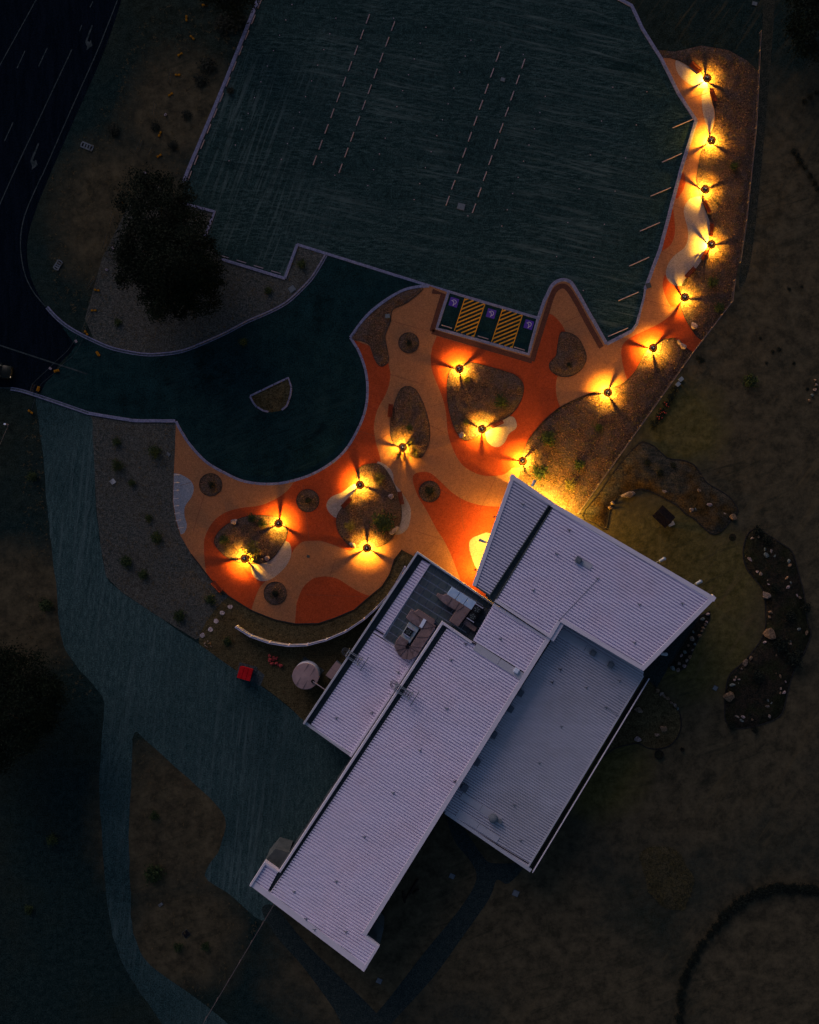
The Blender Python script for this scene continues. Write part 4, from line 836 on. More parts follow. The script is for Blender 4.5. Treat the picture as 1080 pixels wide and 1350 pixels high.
def ribbed(name, roof, pts, m, pitch=.41, hgt=.24):
    w = roof.poly(pts); us = [p.dot(UW) for p in w]; vs_ = [p.dot(VW) for p in w]
    lines = []; k = math.floor(min(vs_) / pitch)
    while k * pitch < max(vs_):
        for o_, h in ((0, 0), (.155, 0), (.18, hgt), (.385, hgt)): lines.append((k * pitch + o_ * pitch / .41, h))
        k += 1
    b = MB(); prev = None
    def cuts(v):
        xs = []
        for j in range(len(w)):
            d0, d1 = vs_[j - 1] - v, vs_[j] - v
            if (d0 > 0) != (d1 > 0): xs.append(us[j - 1] + (us[j] - us[j - 1]) * d0 / (d0 - d1))
        return sorted(xs)
    for v, h in lines:
        c = cuts(v); cur = (v, h, c)
        if prev and len(prev[2]) == len(c) and c:
            for i in range(0, len(c) - 1, 2):
                q = []
                for (vv, hh, cc), ii in ((prev, i), (prev, i + 1), (cur, i + 1), (cur, i)):
                    pt = UW * cc[ii] + VW * vv; q.append((pt.x, pt.y, roof.z(pt.x, pt.y) + hh - hgt + .06))
                b.add(q, [(0, 1, 2, 3)])
        prev = cur
    return bpart(name, b, m)
def edge(name, roof, a, c, w, top, dep, m, side=1, parent=None):
    """trim along a roof edge, laid to the inside"""
    p, q = roof.at(*a), roof.at(*c); d = (q - p); d.z = 0; d.normalize(); s = Vector((-d.y, d.x, 0)) * side * w / 2
    b = MB(); b.bar(p + s + Vector((0, 0, top - dep / 2)), q + s + Vector((0, 0, top - dep / 2)), w, dep); return bpart(name, b, m, parent)
def inset(w, d):
    w = [Vector((p.x, p.y)) for p in w]
    if area2(w) < 0: w = w[::-1]
    out = []; n = len(w)
    for i in range(n):
        a, b_, c = w[i - 1], w[i], w[(i + 1) % n]; d1 = (b_ - a).normalized(); d2 = (c - b_).normalized()
        n1 = Vector((-d1.y, d1.x)); n2 = Vector((-d2.y, d2.x)); k = 1 + n1.dot(n2)
        out.append(b_ + (n1 + n2) * d / max(k, .3))
    return out
def walls(roof, pts, d, drop, name='wall'):
    w = inset(roof.poly(pts), d); b = MB(); b.prism([(p.x, p.y) for p in w], -.02, 0, ztop=lambda x, y: roof.z(x, y) - drop); return bpart(name, b, M['wall'])
# main roof
MP = [(583, 819), (622.6, 846), (651.5, 795), (725.5, 843), (739, 821), (483, 1233), (500.5, 1247), (480, 1280.6), (329.4, 1166.6), (349.7, 1135), (368, 1148)]
walls(RM, MP, .35, .52)
main_roof = ribbed('ribbed_roof', RM, [(591.5, 825), (622.6, 846), (651.5, 795), (725.5, 843), (737, 824), (483, 1233), (500, 1247), (480, 1280), (354, 1180), (376, 1148)], M['roof'])
tab_roof = ribbed('ribbed_roof', RM, [(350, 1138), (366.5, 1149.5), (352, 1177), (331, 1166)], M['roof'])
b = MB(); b.poly(RM.poly([(582, 820), (592, 826), (354, 1184), (345, 1179)], -.45)); bpart('box_gutter', b, M['gutter'])
edge('parapet', RM, (583, 819), (368, 1148), .28, .30, 1.0, M['flash'], 1)
edge('parapet', RM, (622.6, 846), (583, 819), .28, .28, .9, M['flash'], 1)
edge('parapet', RM, (368, 1148), (349.7, 1135), .26, .26, .9, M['flash'], 1)
edge('parapet', RM, (349.7, 1135), (329.4, 1166.6), .26, .28, .9, M['flash'], 1)
edge('fascia', RM, (329.4, 1166.6), (480, 1280.6), .85, .10, .7, M['flash'], 1)
edge('fascia', RM, (480, 1280.6), (500.5, 1247), .35, .12, .5, M['flash'], 1)
edge('fascia', RM, (500.5, 1247), (483, 1233), .35, .11, .5, M['flash'], 1)
edge('ridge_capping', RM, (483, 1233), (739, 821), .62, .12, .75, M['flash'], 1)
edge('flashing', RM, (739, 821), (725.5, 843), .5, .16, .3, M['flash'], 1)
edge('flashing', RM, (725.5, 843), (651.5, 795), .4, .10, .3, M['flash'], 1)
edge('gutter_side', RM, (592, 825), (354, 1182), .06, .06, .5, M['gutter'], 1)
def panel_strip(roof, a, c, w, m=None):
    p, q = roof.at(*a, .085), roof.at(*c, .085); d = (q - p).normalized(); s = Vector((-d.y, d.x, 0)) * w / 2
    for i in range(2):
        u, v = p + (q - p) * (i * .5 + .004), p + (q - p) * (i * .5 + .496); b = MB(); b.bar(u, v, w, .05); bpart('flat_panel', b, m or M['flash'])
panel_strip(RM, (626, 852), (690, 893), 1.05, M['flash2'])
# tabs' lower blocks seen beside the main roof
for pts, z in (([(368, 1148), (381, 1124), (363, 1119), (349.7, 1135)], 4.2), ([(483, 1233), (500.5, 1247), (506, 1224), (497, 1213)], 3.4)):
    b = MB(); b.prism(PP(pts, z), -.02, z); bpart('service_box', b, M['gutter'])
# left roof with the plant deck
LP = [(400, 953), (550.4, 726.7), (651.5, 796), (624, 848), (590, 832), (475, 1004), (463.3, 998)]
walls(RL, LP, .3, .5)
left_roof = ribbed('ribbed_roof', RL, [(408, 958), (466, 998), (556, 868), (522, 853), (504, 840.5), (567.6, 743), (557, 737.5)], M['roof'])
b = MB(); b.poly(RL.poly([(400, 953), (550, 727), (566, 737), (416, 963)], -.40)); bpart('box_gutter', b, M['gutter'])
edge('parapet', RL, (550.4, 726.7), (400, 953), .24, .45, 1.0, M['flash2'], 1)
edge('parapet', RL, (651.5, 796), (550.4, 726.7), .24, .50, 1.2, M['flash2'], 1)
edge('fascia', RL, (400, 953), (463.3, 998), .35, .12, .5, M['flash2'], 1)
edge('flashing', RL, (463.3, 998), (574, 829), .35, .16, .3, M['roof'], 1)
edge('gutter_side', RL, (557, 737.5), (408, 958), .06, .07, .45, M['gutter'], -1)
b = MB(); b.poly(PP([(567.6, 743), (504, 840.5), (522, 853), (556, 868), (583, 820), (623, 847), (652, 797), (560, 733)], 4.75)); deck = bpart('plant_deck', b, M['tilejoint'])
O = P(567.6, 743, 4.82); n_t = 0
deckw = [p.to_2d() for p in PP([(568.2, 743.5), (505, 840.5), (522, 853), (556, 866), (583, 820), (622, 846), (650, 797)], 4.82)]
me_t = None
for i in range(0, 11):
    for j in range(-1, 12):
        uu, vv = (i + .5) * 1.22, (j + .5) * 1.12
        c = O + UW * uu - VW * vv
        if inside(c.x, c.y, deckw):
            if me_t is None:
                b = MB(); b.box((0, 0, 0), .565, .485, .03); me_t = _me(b, 'deck_tile', M['tile'])
            o = bpy.data.objects.new('deck_tile', me_t); C.objects.link(o); o.parent = deck
            o.location = c; o.rotation_euler.z = math.atan2(UW.y, UW.x)
b = MB()
for a, c in (((567.6, 743), (504, 840.5)), ((504, 840.5), (522, 853))): b.tube(P(*a, 5.35), P(*c, 5.35), .05, 6)
for t in range(9):
    x, y = 567.6 + (504 - 567.6) * t / 8, 743 + 97.5 * t / 8; b.tube(P(x, y, 4.8), P(x, y, 5.35), .03, 5)
bpart('deck_rail', b, M['screenc'])
b = MB(); b.bar(P(652, 796, 5.2), P(623, 847, 5.2), .12, 1.3); bpart('deck_screen', b, M['black'])
# wedge and north-east roofs
walls(RW, [(675, 625), (735, 664), (650, 800), (623, 771.5)], 1.3, .5)
wedge_roof = ribbed('ribbed_roof', RW, [(675, 625), (727, 660.5), (645.5, 786.5), (623, 771.5)], M['roof3'])
edge('fascia', RW, (623, 771.5), (675, 625), .5, .12, .5, M['flash'], -1)
edge('fascia', RW, (675, 625), (729, 662), .6, .14, .55, M['flash'], -1)
edge('fascia', RW, (645.5, 786.5), (623, 771.5), .25, .09, .4, M['gutter'], -1)
edge('gutter_side', RW, (727, 662), (645.5, 786.5), .12, .07, .5, M['gutter'], -1)
b = MB(); b.poly(RW.poly([(722, 660), (735, 668), (655, 800), (640, 785)], -.42)); bpart('box_gutter', b, M['gutter'])
NP = [(731, 664), (944, 788), (848, 884.5), (739, 820), (726, 842), (652, 793)]
walls(RN, NP, 1.2, .6)
north_roof = ribbed('ribbed_roof', RN, NP, M['roof'])
edge('fascia', RN, (729, 662.5), (944, 788), .6, .13, .55, M['flash'], -1)
edge('fascia', RN, (944, 788), (848, 884.5), .6, .12, .55, M['flash'], -1)
edge('fascia', RN, (848, 884.5), (739, 820), .6, .115, .55, M['flash'], -1)
edge('flashing', RN, (739, 820), (726, 842), .45, .11, .5, M['flash'], -1)
edge('fascia', RN, (726, 842), (652, 793), .4, .105, .5, M['flash'], -1)
edge('gutter_side', RN, (652, 793), (731, 664), .12, .09, .5, M['gutter'], -1)
strip_p = [RN.at(737, 822, .075), RN.at(788, 763, .075)]
# south-east roof
SP = [(853.3, 892.6), (698.7, 1149.5), (586, 1072.4), (560, 1062), (722, 806), (760, 815), (850, 875)]
walls(RS, SP, .4, .5)
south_roof = ribbed('ribbed_roof', RS, [(848, 891), (695, 1145), (587, 1072.6), (575, 1066), (735, 808), (850, 876)], M['roof2'], pitch=.37, hgt=.20)
edge('fascia', RS, (586, 1072.4), (698.7, 1149.5), .45, .10, .5, M['flash2'], 1)
edge('flashing', RS, (695.5, 1146), (848.8, 891.5), .22, .09, .3, M['flash2'], 1)
b = MB(); p, q = RS.at(699.5, 1149, -.28), RS.at(853.5, 893, -.28); b.bar(p, q, .22, .10); bpart('eaves_gutter', b, M['black'])
b = MB(); s = Vector((.3, -.18, .16)); b.bar(p + s, q + s, .1, .22); bpart('gutter_lip', b, M['flash'])
panel_strip(RS, (738, 833), (806, 875), .95, M['flash2']); panel_strip(RS, (608, 1048), (660, 1082), 1.0, M['flash2']); panel_strip(RS, (603, 1071), (657, 1107), .95, M['flash2'])
# windows and doors in the outer walls
def openings(roof, a, c, ins, side, n, z0=.9, z1=2.3, w=1.5):
    p, q = roof.at(*a), roof.at(*c); p.z = q.z = 0; d = (q - p).normalized(); nrm = Vector((-d.y, d.x, 0)) * side; rz = math.atan2(d.y, d.x)
    for i in range(n):
        o = p + (q - p) * ((i + .5) / n) + nrm * (ins - .03); b = MB(); zc = (z0 + z1) / 2
        for s_ in (-1, 1): b.box(o + d * s_ * w / 2 + Vector((0, 0, zc)), .05, .06, (z1 - z0) / 2, rz); b.box(o + Vector((0, 0, z0 if s_ < 0 else z1)), w / 2 + .05, .065, .05, rz)
        f = bpart('window' if z0 > .3 else 'door', b, M['darksteel']); b = MB(); b.box(o + Vector((0, 0, zc)), w / 2 - .05, .035, (z1 - z0) / 2 - .05, rz); sub('pane', b, M['glass'], f)
openings(RW, (623, 771.5), (675, 625), 1.3, -1, 4, .12, 2.6, 2.2); openings(RN, (735, 667), (944, 788), 1.2, -1, 8); openings(RN, (944, 788), (848, 884.5), 1.2, -1, 4, .1, 2.4, 2.0)
openings(RS, (698.7, 1149.5), (853.3, 892.6), .4, 1, 9); openings(RS, (586, 1072.4), (698.7, 1149.5), .4, 1, 3); openings(RM, (329.4, 1166.6), (480, 1280.6), .35, 1, 5); openings(RL, (550.4, 726.7), (400, 953), .3, 1, 7); openings(RM, (368, 1148), (463, 1003), .35, -1, 5)
# roof fittings
def anchor(roof, x, y, parent, dark=False):
    p = roof.at(x, y, .05); b = MB(); b.lathe(p, [(.10, 0), (.09, .08), (.04, .12), (.035, .3), (.001, .31)], 8)
    b.bar(p + Vector((-.28, .10, .06)), p + Vector((0, 0, .06)), .07, .04); b.bar(p + Vector((.25, .12, .06)), p + Vector((0, 0, .065)), .07, .04); b.bar(p + Vector((0.02, -.26, .06)), p + Vector((0, 0, .07)), .07, .04)
    sub('vent_pipe' if dark else 'roof_anchor', b, M['darksteel'] if dark else M['vent'], parent)
for x, y in ((660, 842), (595, 870), (589, 934), (553.7, 989), (518.5, 1045), (480.7, 1103), (443.7, 1162), (387.8, 1175), (456, 1228), (403.7, 1211), (415, 1225)): anchor(RM, x, y, main_roof)
anchor(RM, 600, 1030, main_roof, True); anchor(RM, 614, 849, main_roof, True)
for x, y in ((525, 886), (490.6, 939.6), (444, 946.5)): anchor(RL, x, y, left_roof)
anchor(RL, 515, 915, left_roof, True)
for x, y in ((734, 730.5), (703, 778), (788, 763), (843, 797), (899.6, 795.7), (836.4, 847)): anchor(RN, x, y, north_roof)
anchor(RN, 750.5, 699, north_roof, True); anchor(RW, 689.5, 665, wedge_roof)
for x, y in ((773, 906.5), (816.6, 897.6), (740.4, 958), (799, 932.6), (711.4, 1006), (678.5, 1061.5), (687, 1108)): anchor(RS, x, y, south_roof)
anchor(RS, 738.7, 882.5, south_roof, True); anchor(RS, 728, 899.4, south_roof, True)
def cowl(roof, x, y, s, parent, m='vent', h=.55):
    p = roof.at(x, y, .05); b = MB(); rz = math.atan2(UW.y, UW.x)
    b.box(p + Vector((0, 0, h * .3)), s * .42, s * .42, h * .3, rz); b.box(p + Vector((0, 0, h * .72)), s * .5, s * .5, h * .12, rz); b.box(p + Vector((0, 0, h * .9)), s * .36, s * .36, h * .06, rz)
    sub('roof_vent', b, M[m], parent)
cowl(RS, 781, 860.5, .8, south_roof); cowl(RS, 804.4, 876, .8, south_roof); cowl(RN, 762, 738, .85, north_roof); cowl(RM, 680.6, 883.5, .7, main_roof, 'white', .4)
b = MB(); p = RS.at(650, 1077.5, .05); b.lathe(p, [(.5, 0), (.62, .25), (.66, .5), (.55, .75), (.3, .9), (.001, .95)], 16); b.tube(p + Vector((.3, -.2, .3)), p + Vector((.95, -.45, .3)), .24, 10); b.tube(p + Vector((.95, -.45, 0)), p + Vector((.95, -.45, .55)), .28, 10); sub('turbine_vent', b, M['vent'], south_roof)
b = MB(); b.bar(RN.at(767, 740.5, .085), RN.at(779.5, 748, .085), .75, .05); bpart('flat_panel', b, M['flash2'])
b = MB(); b.bar(RN.at(737, 818, .07), RN.at(787, 765, .07), .06, .03); bpart('conduit', b, M['vent'])
b = MB(); b.bar(RS.at(799, 932.6, .08), RS.at(816, 944, .08), .05, .05); bpart('conduit', b, M['vent'])
for x, y in ((685, 912), (672, 933), (650, 967), (628, 1003), (612, 1037)):
    b = MB(); p = RS.at(x, y, .35); b.box(p, .4, .4, .35, math.atan2(UW.y, UW.x)); b.box(p + Vector((0, 0, .38)), 0.46, .46, .03, math.atan2(UW.y, UW.x)); bpart('window_hood', b, mat('hood_steel', (.10, .11, .14)) if 'hood' not in M else M['hood']); M.setdefault('hood', bpy.data.materials['hood_steel'])
def spot(px, py, z, dx, dy):
    p = P(px, py, z); d = Vector((dx, -dy, 0)).normalized(); b = MB(); b.tube(p - d * .9 - Vector((0, 0, .3)), p - d * .2, .05, 6); b.tube(p - d * .35 + Vector((0, 0, .1)), p + d * .45 - Vector((0, 0, .05)), .2, 10, .24); b.lathe(p + d * .45 + Vector((0, 0, -.05)), [(.25, -.1), (.25, .12), (.001, .16)], 10); bpart('eave_spotlight', b, M['steel'])
spot(637.6, 714, 5.6, -.9, -.35); spot(703, 638.5, 5.8, .4, -.9); spot(872, 738.5, 5.8, .8, -.4); spot(920, 768.5, 5.8, .8, -.4); spot(874, 862, 5.4, .8, .1)
# roof access ladders
def access(roof_hi, px, py, px0, py0, ztop):
    """a caged ladder at (px0,py0) reaching a railed step-over at (px,py)"""
    root = bpart('access_ladder', MB(), None) if False else None
    a, c = P(px0, py0, ztop), P(px, py, ztop); d = (c - a).normalized(); s = Vector((-d.y, d.x, 0))
    b = MB()
    for k in (-1, 1): b.tube(a + s * .3 * k + Vector((0, 0, -2.4)), a + s * .3 * k + Vector((0, 0, .9)), .05, 6)
    lad = bpart('access_ladder', b, M['steel'])
    for z in range(8):
        b = MB(); zz = -2.2 + z * .32; b.tube(a + s * .3 + Vector((0, 0, zz)), a - s * .3 + Vector((0, 0, zz)), .03, 5); sub('rung', b, M['steel'], lad)
    for z in (-1.2, -.5, .2, .85):
        b = MB(); ps = [a + s * .38 * math.cos(t) - d * .85 * math.sin(t) + Vector((0, 0, z)) for t in [math.pi * k / 8 for k in range(9)]]
        for i in range(8): b.tube(ps[i], ps[i + 1], .03, 5)
        sub('cage_hoop', b, M['darksteel'], lad)
    for i in range(6):
        q = a + d * (.15 + i * (c - a).length / 6); b = MB(); b.bar(q + s * .36 + Vector((0, 0, -.25)), q - s * .36 + Vector((0, 0, -.25)), .09, .04); sub('tread', b, M['darksteel'], lad)
    b = MB()
    for k in (-1, 1):
        b.tube(a + s * .4 * k + Vector((0, 0, .8)), c + s * .4 * k + d * .3 + Vector((0, 0, .8)), .045, 6); b.tube(c + s * .4 * k + Vector((0, 0, -.3)), c + s * .4 * k + Vector((0, 0, .8)), .045, 6); b.bar(a + s * .4 * k + Vector((0, 0, -.25)), c + s * .4 * k + d * .3 + Vector((0, 0, -.25)), .06, .1)
    sub('handrail', b, M['steel'], lad)
    for dd, ww in ((.05, .75), (.75, 1.15)):
        b = MB(); q = c + d * dd; b.bar(q + s * ww + Vector((0, 0, .05)), q - s * ww + Vector((0, 0, .05)), .09, .09); sub('support_bar', b, M['vent'], lad)
access(RL, 474.5, 871.5, 458, 861, 5.6); access(RM, 541, 917, 522, 905, 7.1)

# ------------------------------------------------------------------ rooftop plant
def plant(name, pts, z0, z1, m, label, cat):
    root = empty(name, P(pts[0][0], pts[0][1], z0)); tag(root, label, cat)
    b = MB(); b.prism(PP(pts, z1), z0, z1); wpart('casing', b, m, root); return root
def wpart(name, b, m, root):
    o = bpy.data.objects.new(name, _me(b, name, m)); C.objects.link(o); o.parent = root; o.matrix_parent_inverse = Matrix.Translation(-root.location); return o
ZD = 4.86
ductA = [(542.6, 804), (547, 807), (552, 804), (573.6, 818), (572, 822.5), (574.5, 825.6), (555.6, 855), (552, 861), (548, 866), (540.7, 870), (531.5, 868.7), (525, 863), (520, 853), (522, 846.5), (528, 838.5), (538.5, 845.5), (536, 851), (541, 853), (555.5, 830), (540, 818.7), (535.6, 814.5)]
r_ = plant('rooftop_duct', ductA, ZD, 6.0, M['duct'], 'brown sheet-metal duct with a rounded fan-like elbow on the plant deck', 'duct')
for a, c in (((539, 852), (522, 849)), ((538, 853), (521, 858)), ((538, 853), (527, 865)), ((538, 853), (536, 869)), ((539, 853), (546, 867)), ((540, 853), (552, 860)), ((541, 852), (556, 854)), ((556, 829), (574, 826)), ((549, 840), (565, 840)), ((556, 829), (552, 812)), ((545, 808), (573, 826))):
    b = MB(); b.bar(P(*a, 6.02), P(*c, 6.02), .07, .05); wpart('seam', b, M['seam'], r_)
b = MB(); b.bar(P(554.5, 827, 6.06), P(560.5, 816.5, 6.06), .45, .1); wpart('skylight_strip', b, M['white'], r_)
b = MB(); b.bar(P(535, 853, 6.03), P(539.5, 853, 6.03), .42, .06); wpart('opening', b, M['black'], r_)
ductB = [(577.6, 782.6), (584.5, 785.4), (589.6, 783.5), (621, 804), (613.7, 814), (603.5, 826), (593, 819), (601.7, 804.8), (590.6, 799), (584.5, 794.6), (575.7, 786)]
r_ = plant('rooftop_duct', ductB, ZD, 6.0, M['duct'], 'brown T-shaped sheet-metal duct in the corner of the plant deck', 'duct')
for a, c in (((606, 794), (600, 804)), ((612, 799), (602, 806)), ((596, 789), (590, 798)), ((620, 804), (604, 826))):
    b = MB(); b.bar(P(*a, 6.02), P(*c, 6.02), .07, .05); wpart('seam', b, M['seam'], r_)
b = MB(); b.prism(PP([(614.6, 815.5), (629, 828), (625.7, 832.6), (610, 821.5)], 5.5), ZD, 5.5); wpart('branch', b, M['duct'], r_)
def ahu(cn, segs, z1, m, label, splits):
    root = empty('air_handling_unit', P(*cn[0], ZD)); tag(root, label, 'air handler'); A, B_, D_, E_ = (Vector(q) for q in cn)
    for i in range(splits):
        t0, t1 = i / splits + .01, (i + 1) / splits - .01
        q = [tuple(A.lerp(B_, t0)), tuple(A.lerp(B_, t1)), tuple(E_.lerp(D_, t1)), tuple(E_.lerp(D_, t0))]
        b = MB(); b.prism(PP(q, z1 + .02 * i), ZD, z1 + .02 * i); wpart('panel', b, m, root)
    return root
ahu([(596, 774), (628.5, 794.6), (621.6, 804), (589.6, 783.5)], 3, 5.9, M['ahu'], 'row of three pale blue unit casings along the plant deck', 3)
ahu([(539.6, 819.6), (553, 828.5), (540, 848.5), (528.7, 839)], 2, 5.7, M['ahu2'], 'weathered pale blue unit cradled by the curved duct', 2)
def fans(cn, z1, label, cols):
    root = empty('fan_unit', P(*cn[0], ZD)); tag(root, label, 'fan unit'); A, B_, D_, E_ = (Vector(q) for q in cn)
    b = MB(); b.prism(PP(cn, z1), ZD, z1); wpart('casing', b, M['black'], root)
    b = MB()
    for p, q in ((A, B_), (D_, E_)): b.bar(P(p.x, p.y, z1 + .03), P(q.x, q.y, z1 + .03), .12, .1)
    wpart('frame', b, M['screenc'], root)
    L = (B_ - A).length / S
    for i in range(cols):
        m_ = A.lerp(E_, (i + .5) / cols).lerp(B_.lerp(D_, (i + .5) / cols), .5); p = P(m_.x, m_.y, z1 + .02)
        b = MB(); b.lathe(p, [(.46, 0), (.46, .06), (.50, .06), (.50, 0)], 20); wpart('fan_ring', b, M['darksteel'], root)
        for k in range(5):
            a = k * 2 * math.pi / 5; c = p + Vector((math.cos(a) * .27, math.sin(a) * .27, .03)); b = MB(); b.lathe(c, [(.13, -.02), (.12, .02), (.001, .025)], 8); wpart('fan_blade', b, M['fan'], root)
        b = MB(); b.lathe(p, [(.08, 0), (.08, .05), (.001, .06)], 8); wpart('hub', b, M['fan'], root)
fans([(626.7, 795.6), (637, 802), (625, 820.6), (615.6, 814.4)], 5.95, 'black twin-fan condenser at the end of the blue casings', 2)
fans([(537.5, 826), (546, 831.5), (540, 840.5), (531.5, 834.5)], 5.85, 'black single-fan condenser set in the weathered blue unit', 1)

# eaves lights of the building (lit walls at the plaza side)
for (px, py), z, e, inw in (((655, 681), 2.6, 1500, (1, .35)), ((643, 715), 2.5, 2500, (1, .35)), ((629, 754), 2.3, 3000, (1, .35)), ((706, 646.5), 2.2, 4000, (-.55, .83)), ((728, 661), 2.2, 9000, (-.55, .83)), ((752, 675), 2.2, 6500, (-.5, .86))):
    d = bpy.data.lights.new('eave_light', 'POINT'); d.energy = e; d.color = (1.0, .50, .04); d.shadow_soft_size = .1
    l = bpy.data.objects.new('eave_light', d); C.objects.link(l); l.parent = bld; l.matrix_parent_inverse = Matrix.Translation(-bld.location); q = RW.at(px, py) + Vector((inw[0], -inw[1], 0)).normalized() * .12; q.z = z; l.location = q
    b = MB(); b.lathe(q + Vector((0, 0, .22)), [(.001, .12), (.14, .1), (.16, -.02), (.12, -.04)], 12); b.tube(q + Vector((0, 0, .3)), q + Vector((0, 0, 6.3 - z)), .03, 6); bpart('eave_lamp', b, M['darksteel'])

# ------------------------------------------------------------------ yard: tank, skip, screen wall
root = empty('water_tank', P(403, 892, 0)); tag(root, 'round brown-topped water tank on a pad beside the building', 'tank')
root.location = P(403, 891.4, 2.2); root.location.z = 0
b = MB(); b.box((0, 0, .05), 1.75, 1.75, .05, R(-35)); part(root, 'pad', b, M['pad'])
b = MB(); pr = []
for i in range(15): pr += [(1.86 + (.03 if i % 2 else 0), .1 + i * .15)]
b.lathe((0, 0, 0), pr, 40); part(root, 'wall', b, M['flash2'])
b = MB(); b.lathe((0, 0, 2.2), [(1.9, -.06), (1.92, 0), (1.84, .03), (.001, .14)], 40); part(root, 'roof', b, M['tank'])
for o_ in (-.55, .5):
    b = MB(); x = math.sqrt(1.82 ** 2 - o_ ** 2); d = Vector((math.cos(R(60)), math.sin(R(60)), 0)); s = Vector((-d.y, d.x, 0)); b.bar(s * o_ - d * x + Vector((0, 0, 2.28)), s * o_ + d * x + Vector((0, 0, 2.28)), .04, .04); part(root, 'roof_seam', b, M['seam'])
b = MB(); b.lathe((1.05, -.72, 2.26), [(.26, 0), (.26, .12), (.2, .12), (.001, .06)], 14); part(root, 'inlet', b, M['black'])
b = MB(); b.tube((1.1, -.72, 2.5), (2.95, -1.85, 2.9), .07, 8); part(root, 'inlet_pipe', b, M['stop'])
root = empty('service_cabinet', P(441, 882, 0), img_angle(-.6, .8)); tag(root, 'low pale cabinet against the wall beside the water tank', 'cabinet')
b = MB(); b.box((0, 0, .5), 1.3, .5, .5); part(root, 'body', b, M['lid'])
for i in (-1, 1):
    b = MB(); b.box((i * .64, 0, 1.03), .62, .52, .025); part(root, 'lid', b, M['tank'])
root = empty('skip_bin', P(323.7, 887.6, .8), img_angle(.96, .27)); root.location.z = .01; tag(root, 'bright red skip bin at the edge of the gravel yard', 'skip bin')
b = MB(); b.box((0, 0, .05), 1.35, 1.15, .03); part(root, 'slab', b, M['pad'])
b = MB(); t_, bo = [(-1.0, -.85), (1.0, -.85), (1.0, .85), (-1.0, .85)], [(-.85, -.75), (.85, -.75), (.85, .75), (-.85, .75)]
b.add([(x, y, .08) for x, y in bo] + [(x, y, 1.05) for x, y in t_], [(3, 2, 1, 0), (0, 1, 5, 4), (1, 2, 6, 5), (2, 3, 7, 6), (3, 0, 4, 7), (4, 5, 6, 7)]); part(root, 'body', b, M['redm'])
for i in (-1, 0, 1):
    b = MB(); b.box((i * .655, 0, 1.08), .295, .88, .025); part(root, 'lid', b, M['redm'])
for s_ in (-1, 1):
    b = MB(); b.tube((s_ * 1.0, -.3, .7), (s_ * 1.14, -.3, .7), .06, 6); b.tube((s_ * 1.0, .3, .7), (s_ * 1.14, .3, .7), .06, 6); part(root, 'lifting_lug', b, M['darksteel'])
sheet('skip_hardstand', [(334, 878), (349, 890), (343, 905), (325, 893)], 0.016, M['pad'])
# curved screen wall
WALL = crv([(311, 827), (330, 839), (354.7, 847.6), (380, 851.6), (404.6, 850.6), (430, 844), (455.5, 833), (480, 816.5), (496, 802), (511, 786), (523, 768), (534, 748)], 1, False)
root = empty('screen_wall', P(*WALL[0], 0)); tag(root, 'curved screen wall of straight grey panels sweeping to the building', 'wall')
for i in range(len(WALL) - 1):
    a, c = P(*WALL[i], 1.6), P(*WALL[i + 1], 1.6); d = (c - a).normalized()
    b = MB(); b.bar(a.xy.to_3d() + Vector((0, 0, .78)) + d * .05, c.xy.to_3d() + Vector((0, 0, .78)) - d * .05, .08, 1.55); wpart('panel', b, M['screen'], root)
    for kk in (-.09, .09):
        b = MB(); s = Vector((-d.y, d.x, 0)) * kk; b.bar(a.xy.to_3d() + s + Vector((0, 0, 1.6)) + d * .09, c.xy.to_3d() + s + Vector((0, 0, 1.6)) - d * .09, .09, .07); wpart('capping_rail', b, M['screenc'], root)
for x, y in WALL:
    b = MB(); p = P(x, y, 1.6); b.tube(p.xy.to_3d(), p.xy.to_3d() + Vector((0, 0, 1.72)), .13, 8); wpart('post', b, M['screenc'], root)
# small dark hut, junk and posts on the lawn
root = empty('garden_shelter', P(872, 681, 0), img_angle(.72, .69)); tag(root, 'small dark shingle-roofed shelter on the lawn below the mown mound', 'shelter')
for sx in (-1.0, 1.0):
    for sy in (-.75, .75):
        b = MB(); b.box((sx, sy, .55), .06, .06, .55); part(root, 'post', b, M['timber'])
for s_ in (-1, 1):
    for i in range(4):
        b = MB(); y0, y1 = s_ * i * .27, s_ * (i + 1) * .27; z0, z1 = 1.42 - i * .08, 1.42 - (i + 1) * .08 + .02
        b.bar((-1.3, (y0 + y1) / 2, (z0 + z1) / 2), (1.3, (y0 + y1) / 2, (z0 + z1) / 2), .30, .05); part(root, 'roof_board', b, M['shingle'])
b = MB(); b.bar((-1.35, 0, 1.46), (1.35, 0, 1.46), .16, .06); part(root, 'ridge', b, M['timber'])
root = empty('grey_crate', P(884, 690.5, 0), img_angle(.85, -.4)); tag(root, 'small pale blue crate at the lower corner of the dark shelter', 'crate')
b = MB(); b.box((0, 0, .2), .42, .28, .2); part(root, 'body', b, M['rubble']); b = MB(); b.box((0, 0, .42), .45, .31, .02); part(root, 'lid', b, M['lidw'])
for x, y, lab in ((897, 500.5, 'bluish box outside the fence, upper of two'), (893, 507, 'bluish box outside the fence, lower of two')):
    root = empty('storage_box', P(x, y, 0), img_angle(.75, -.65)); tag(root, lab, 'box', 'bluish boxes by the fence')
    b = MB(); b.box((0, 0, .2), .3, .24, .2); part(root, 'body', b, M['lid']); b = MB(); b.box((0, 0, .42), .33, .27, .02); part(root, 'lid', b, M['rubble'])
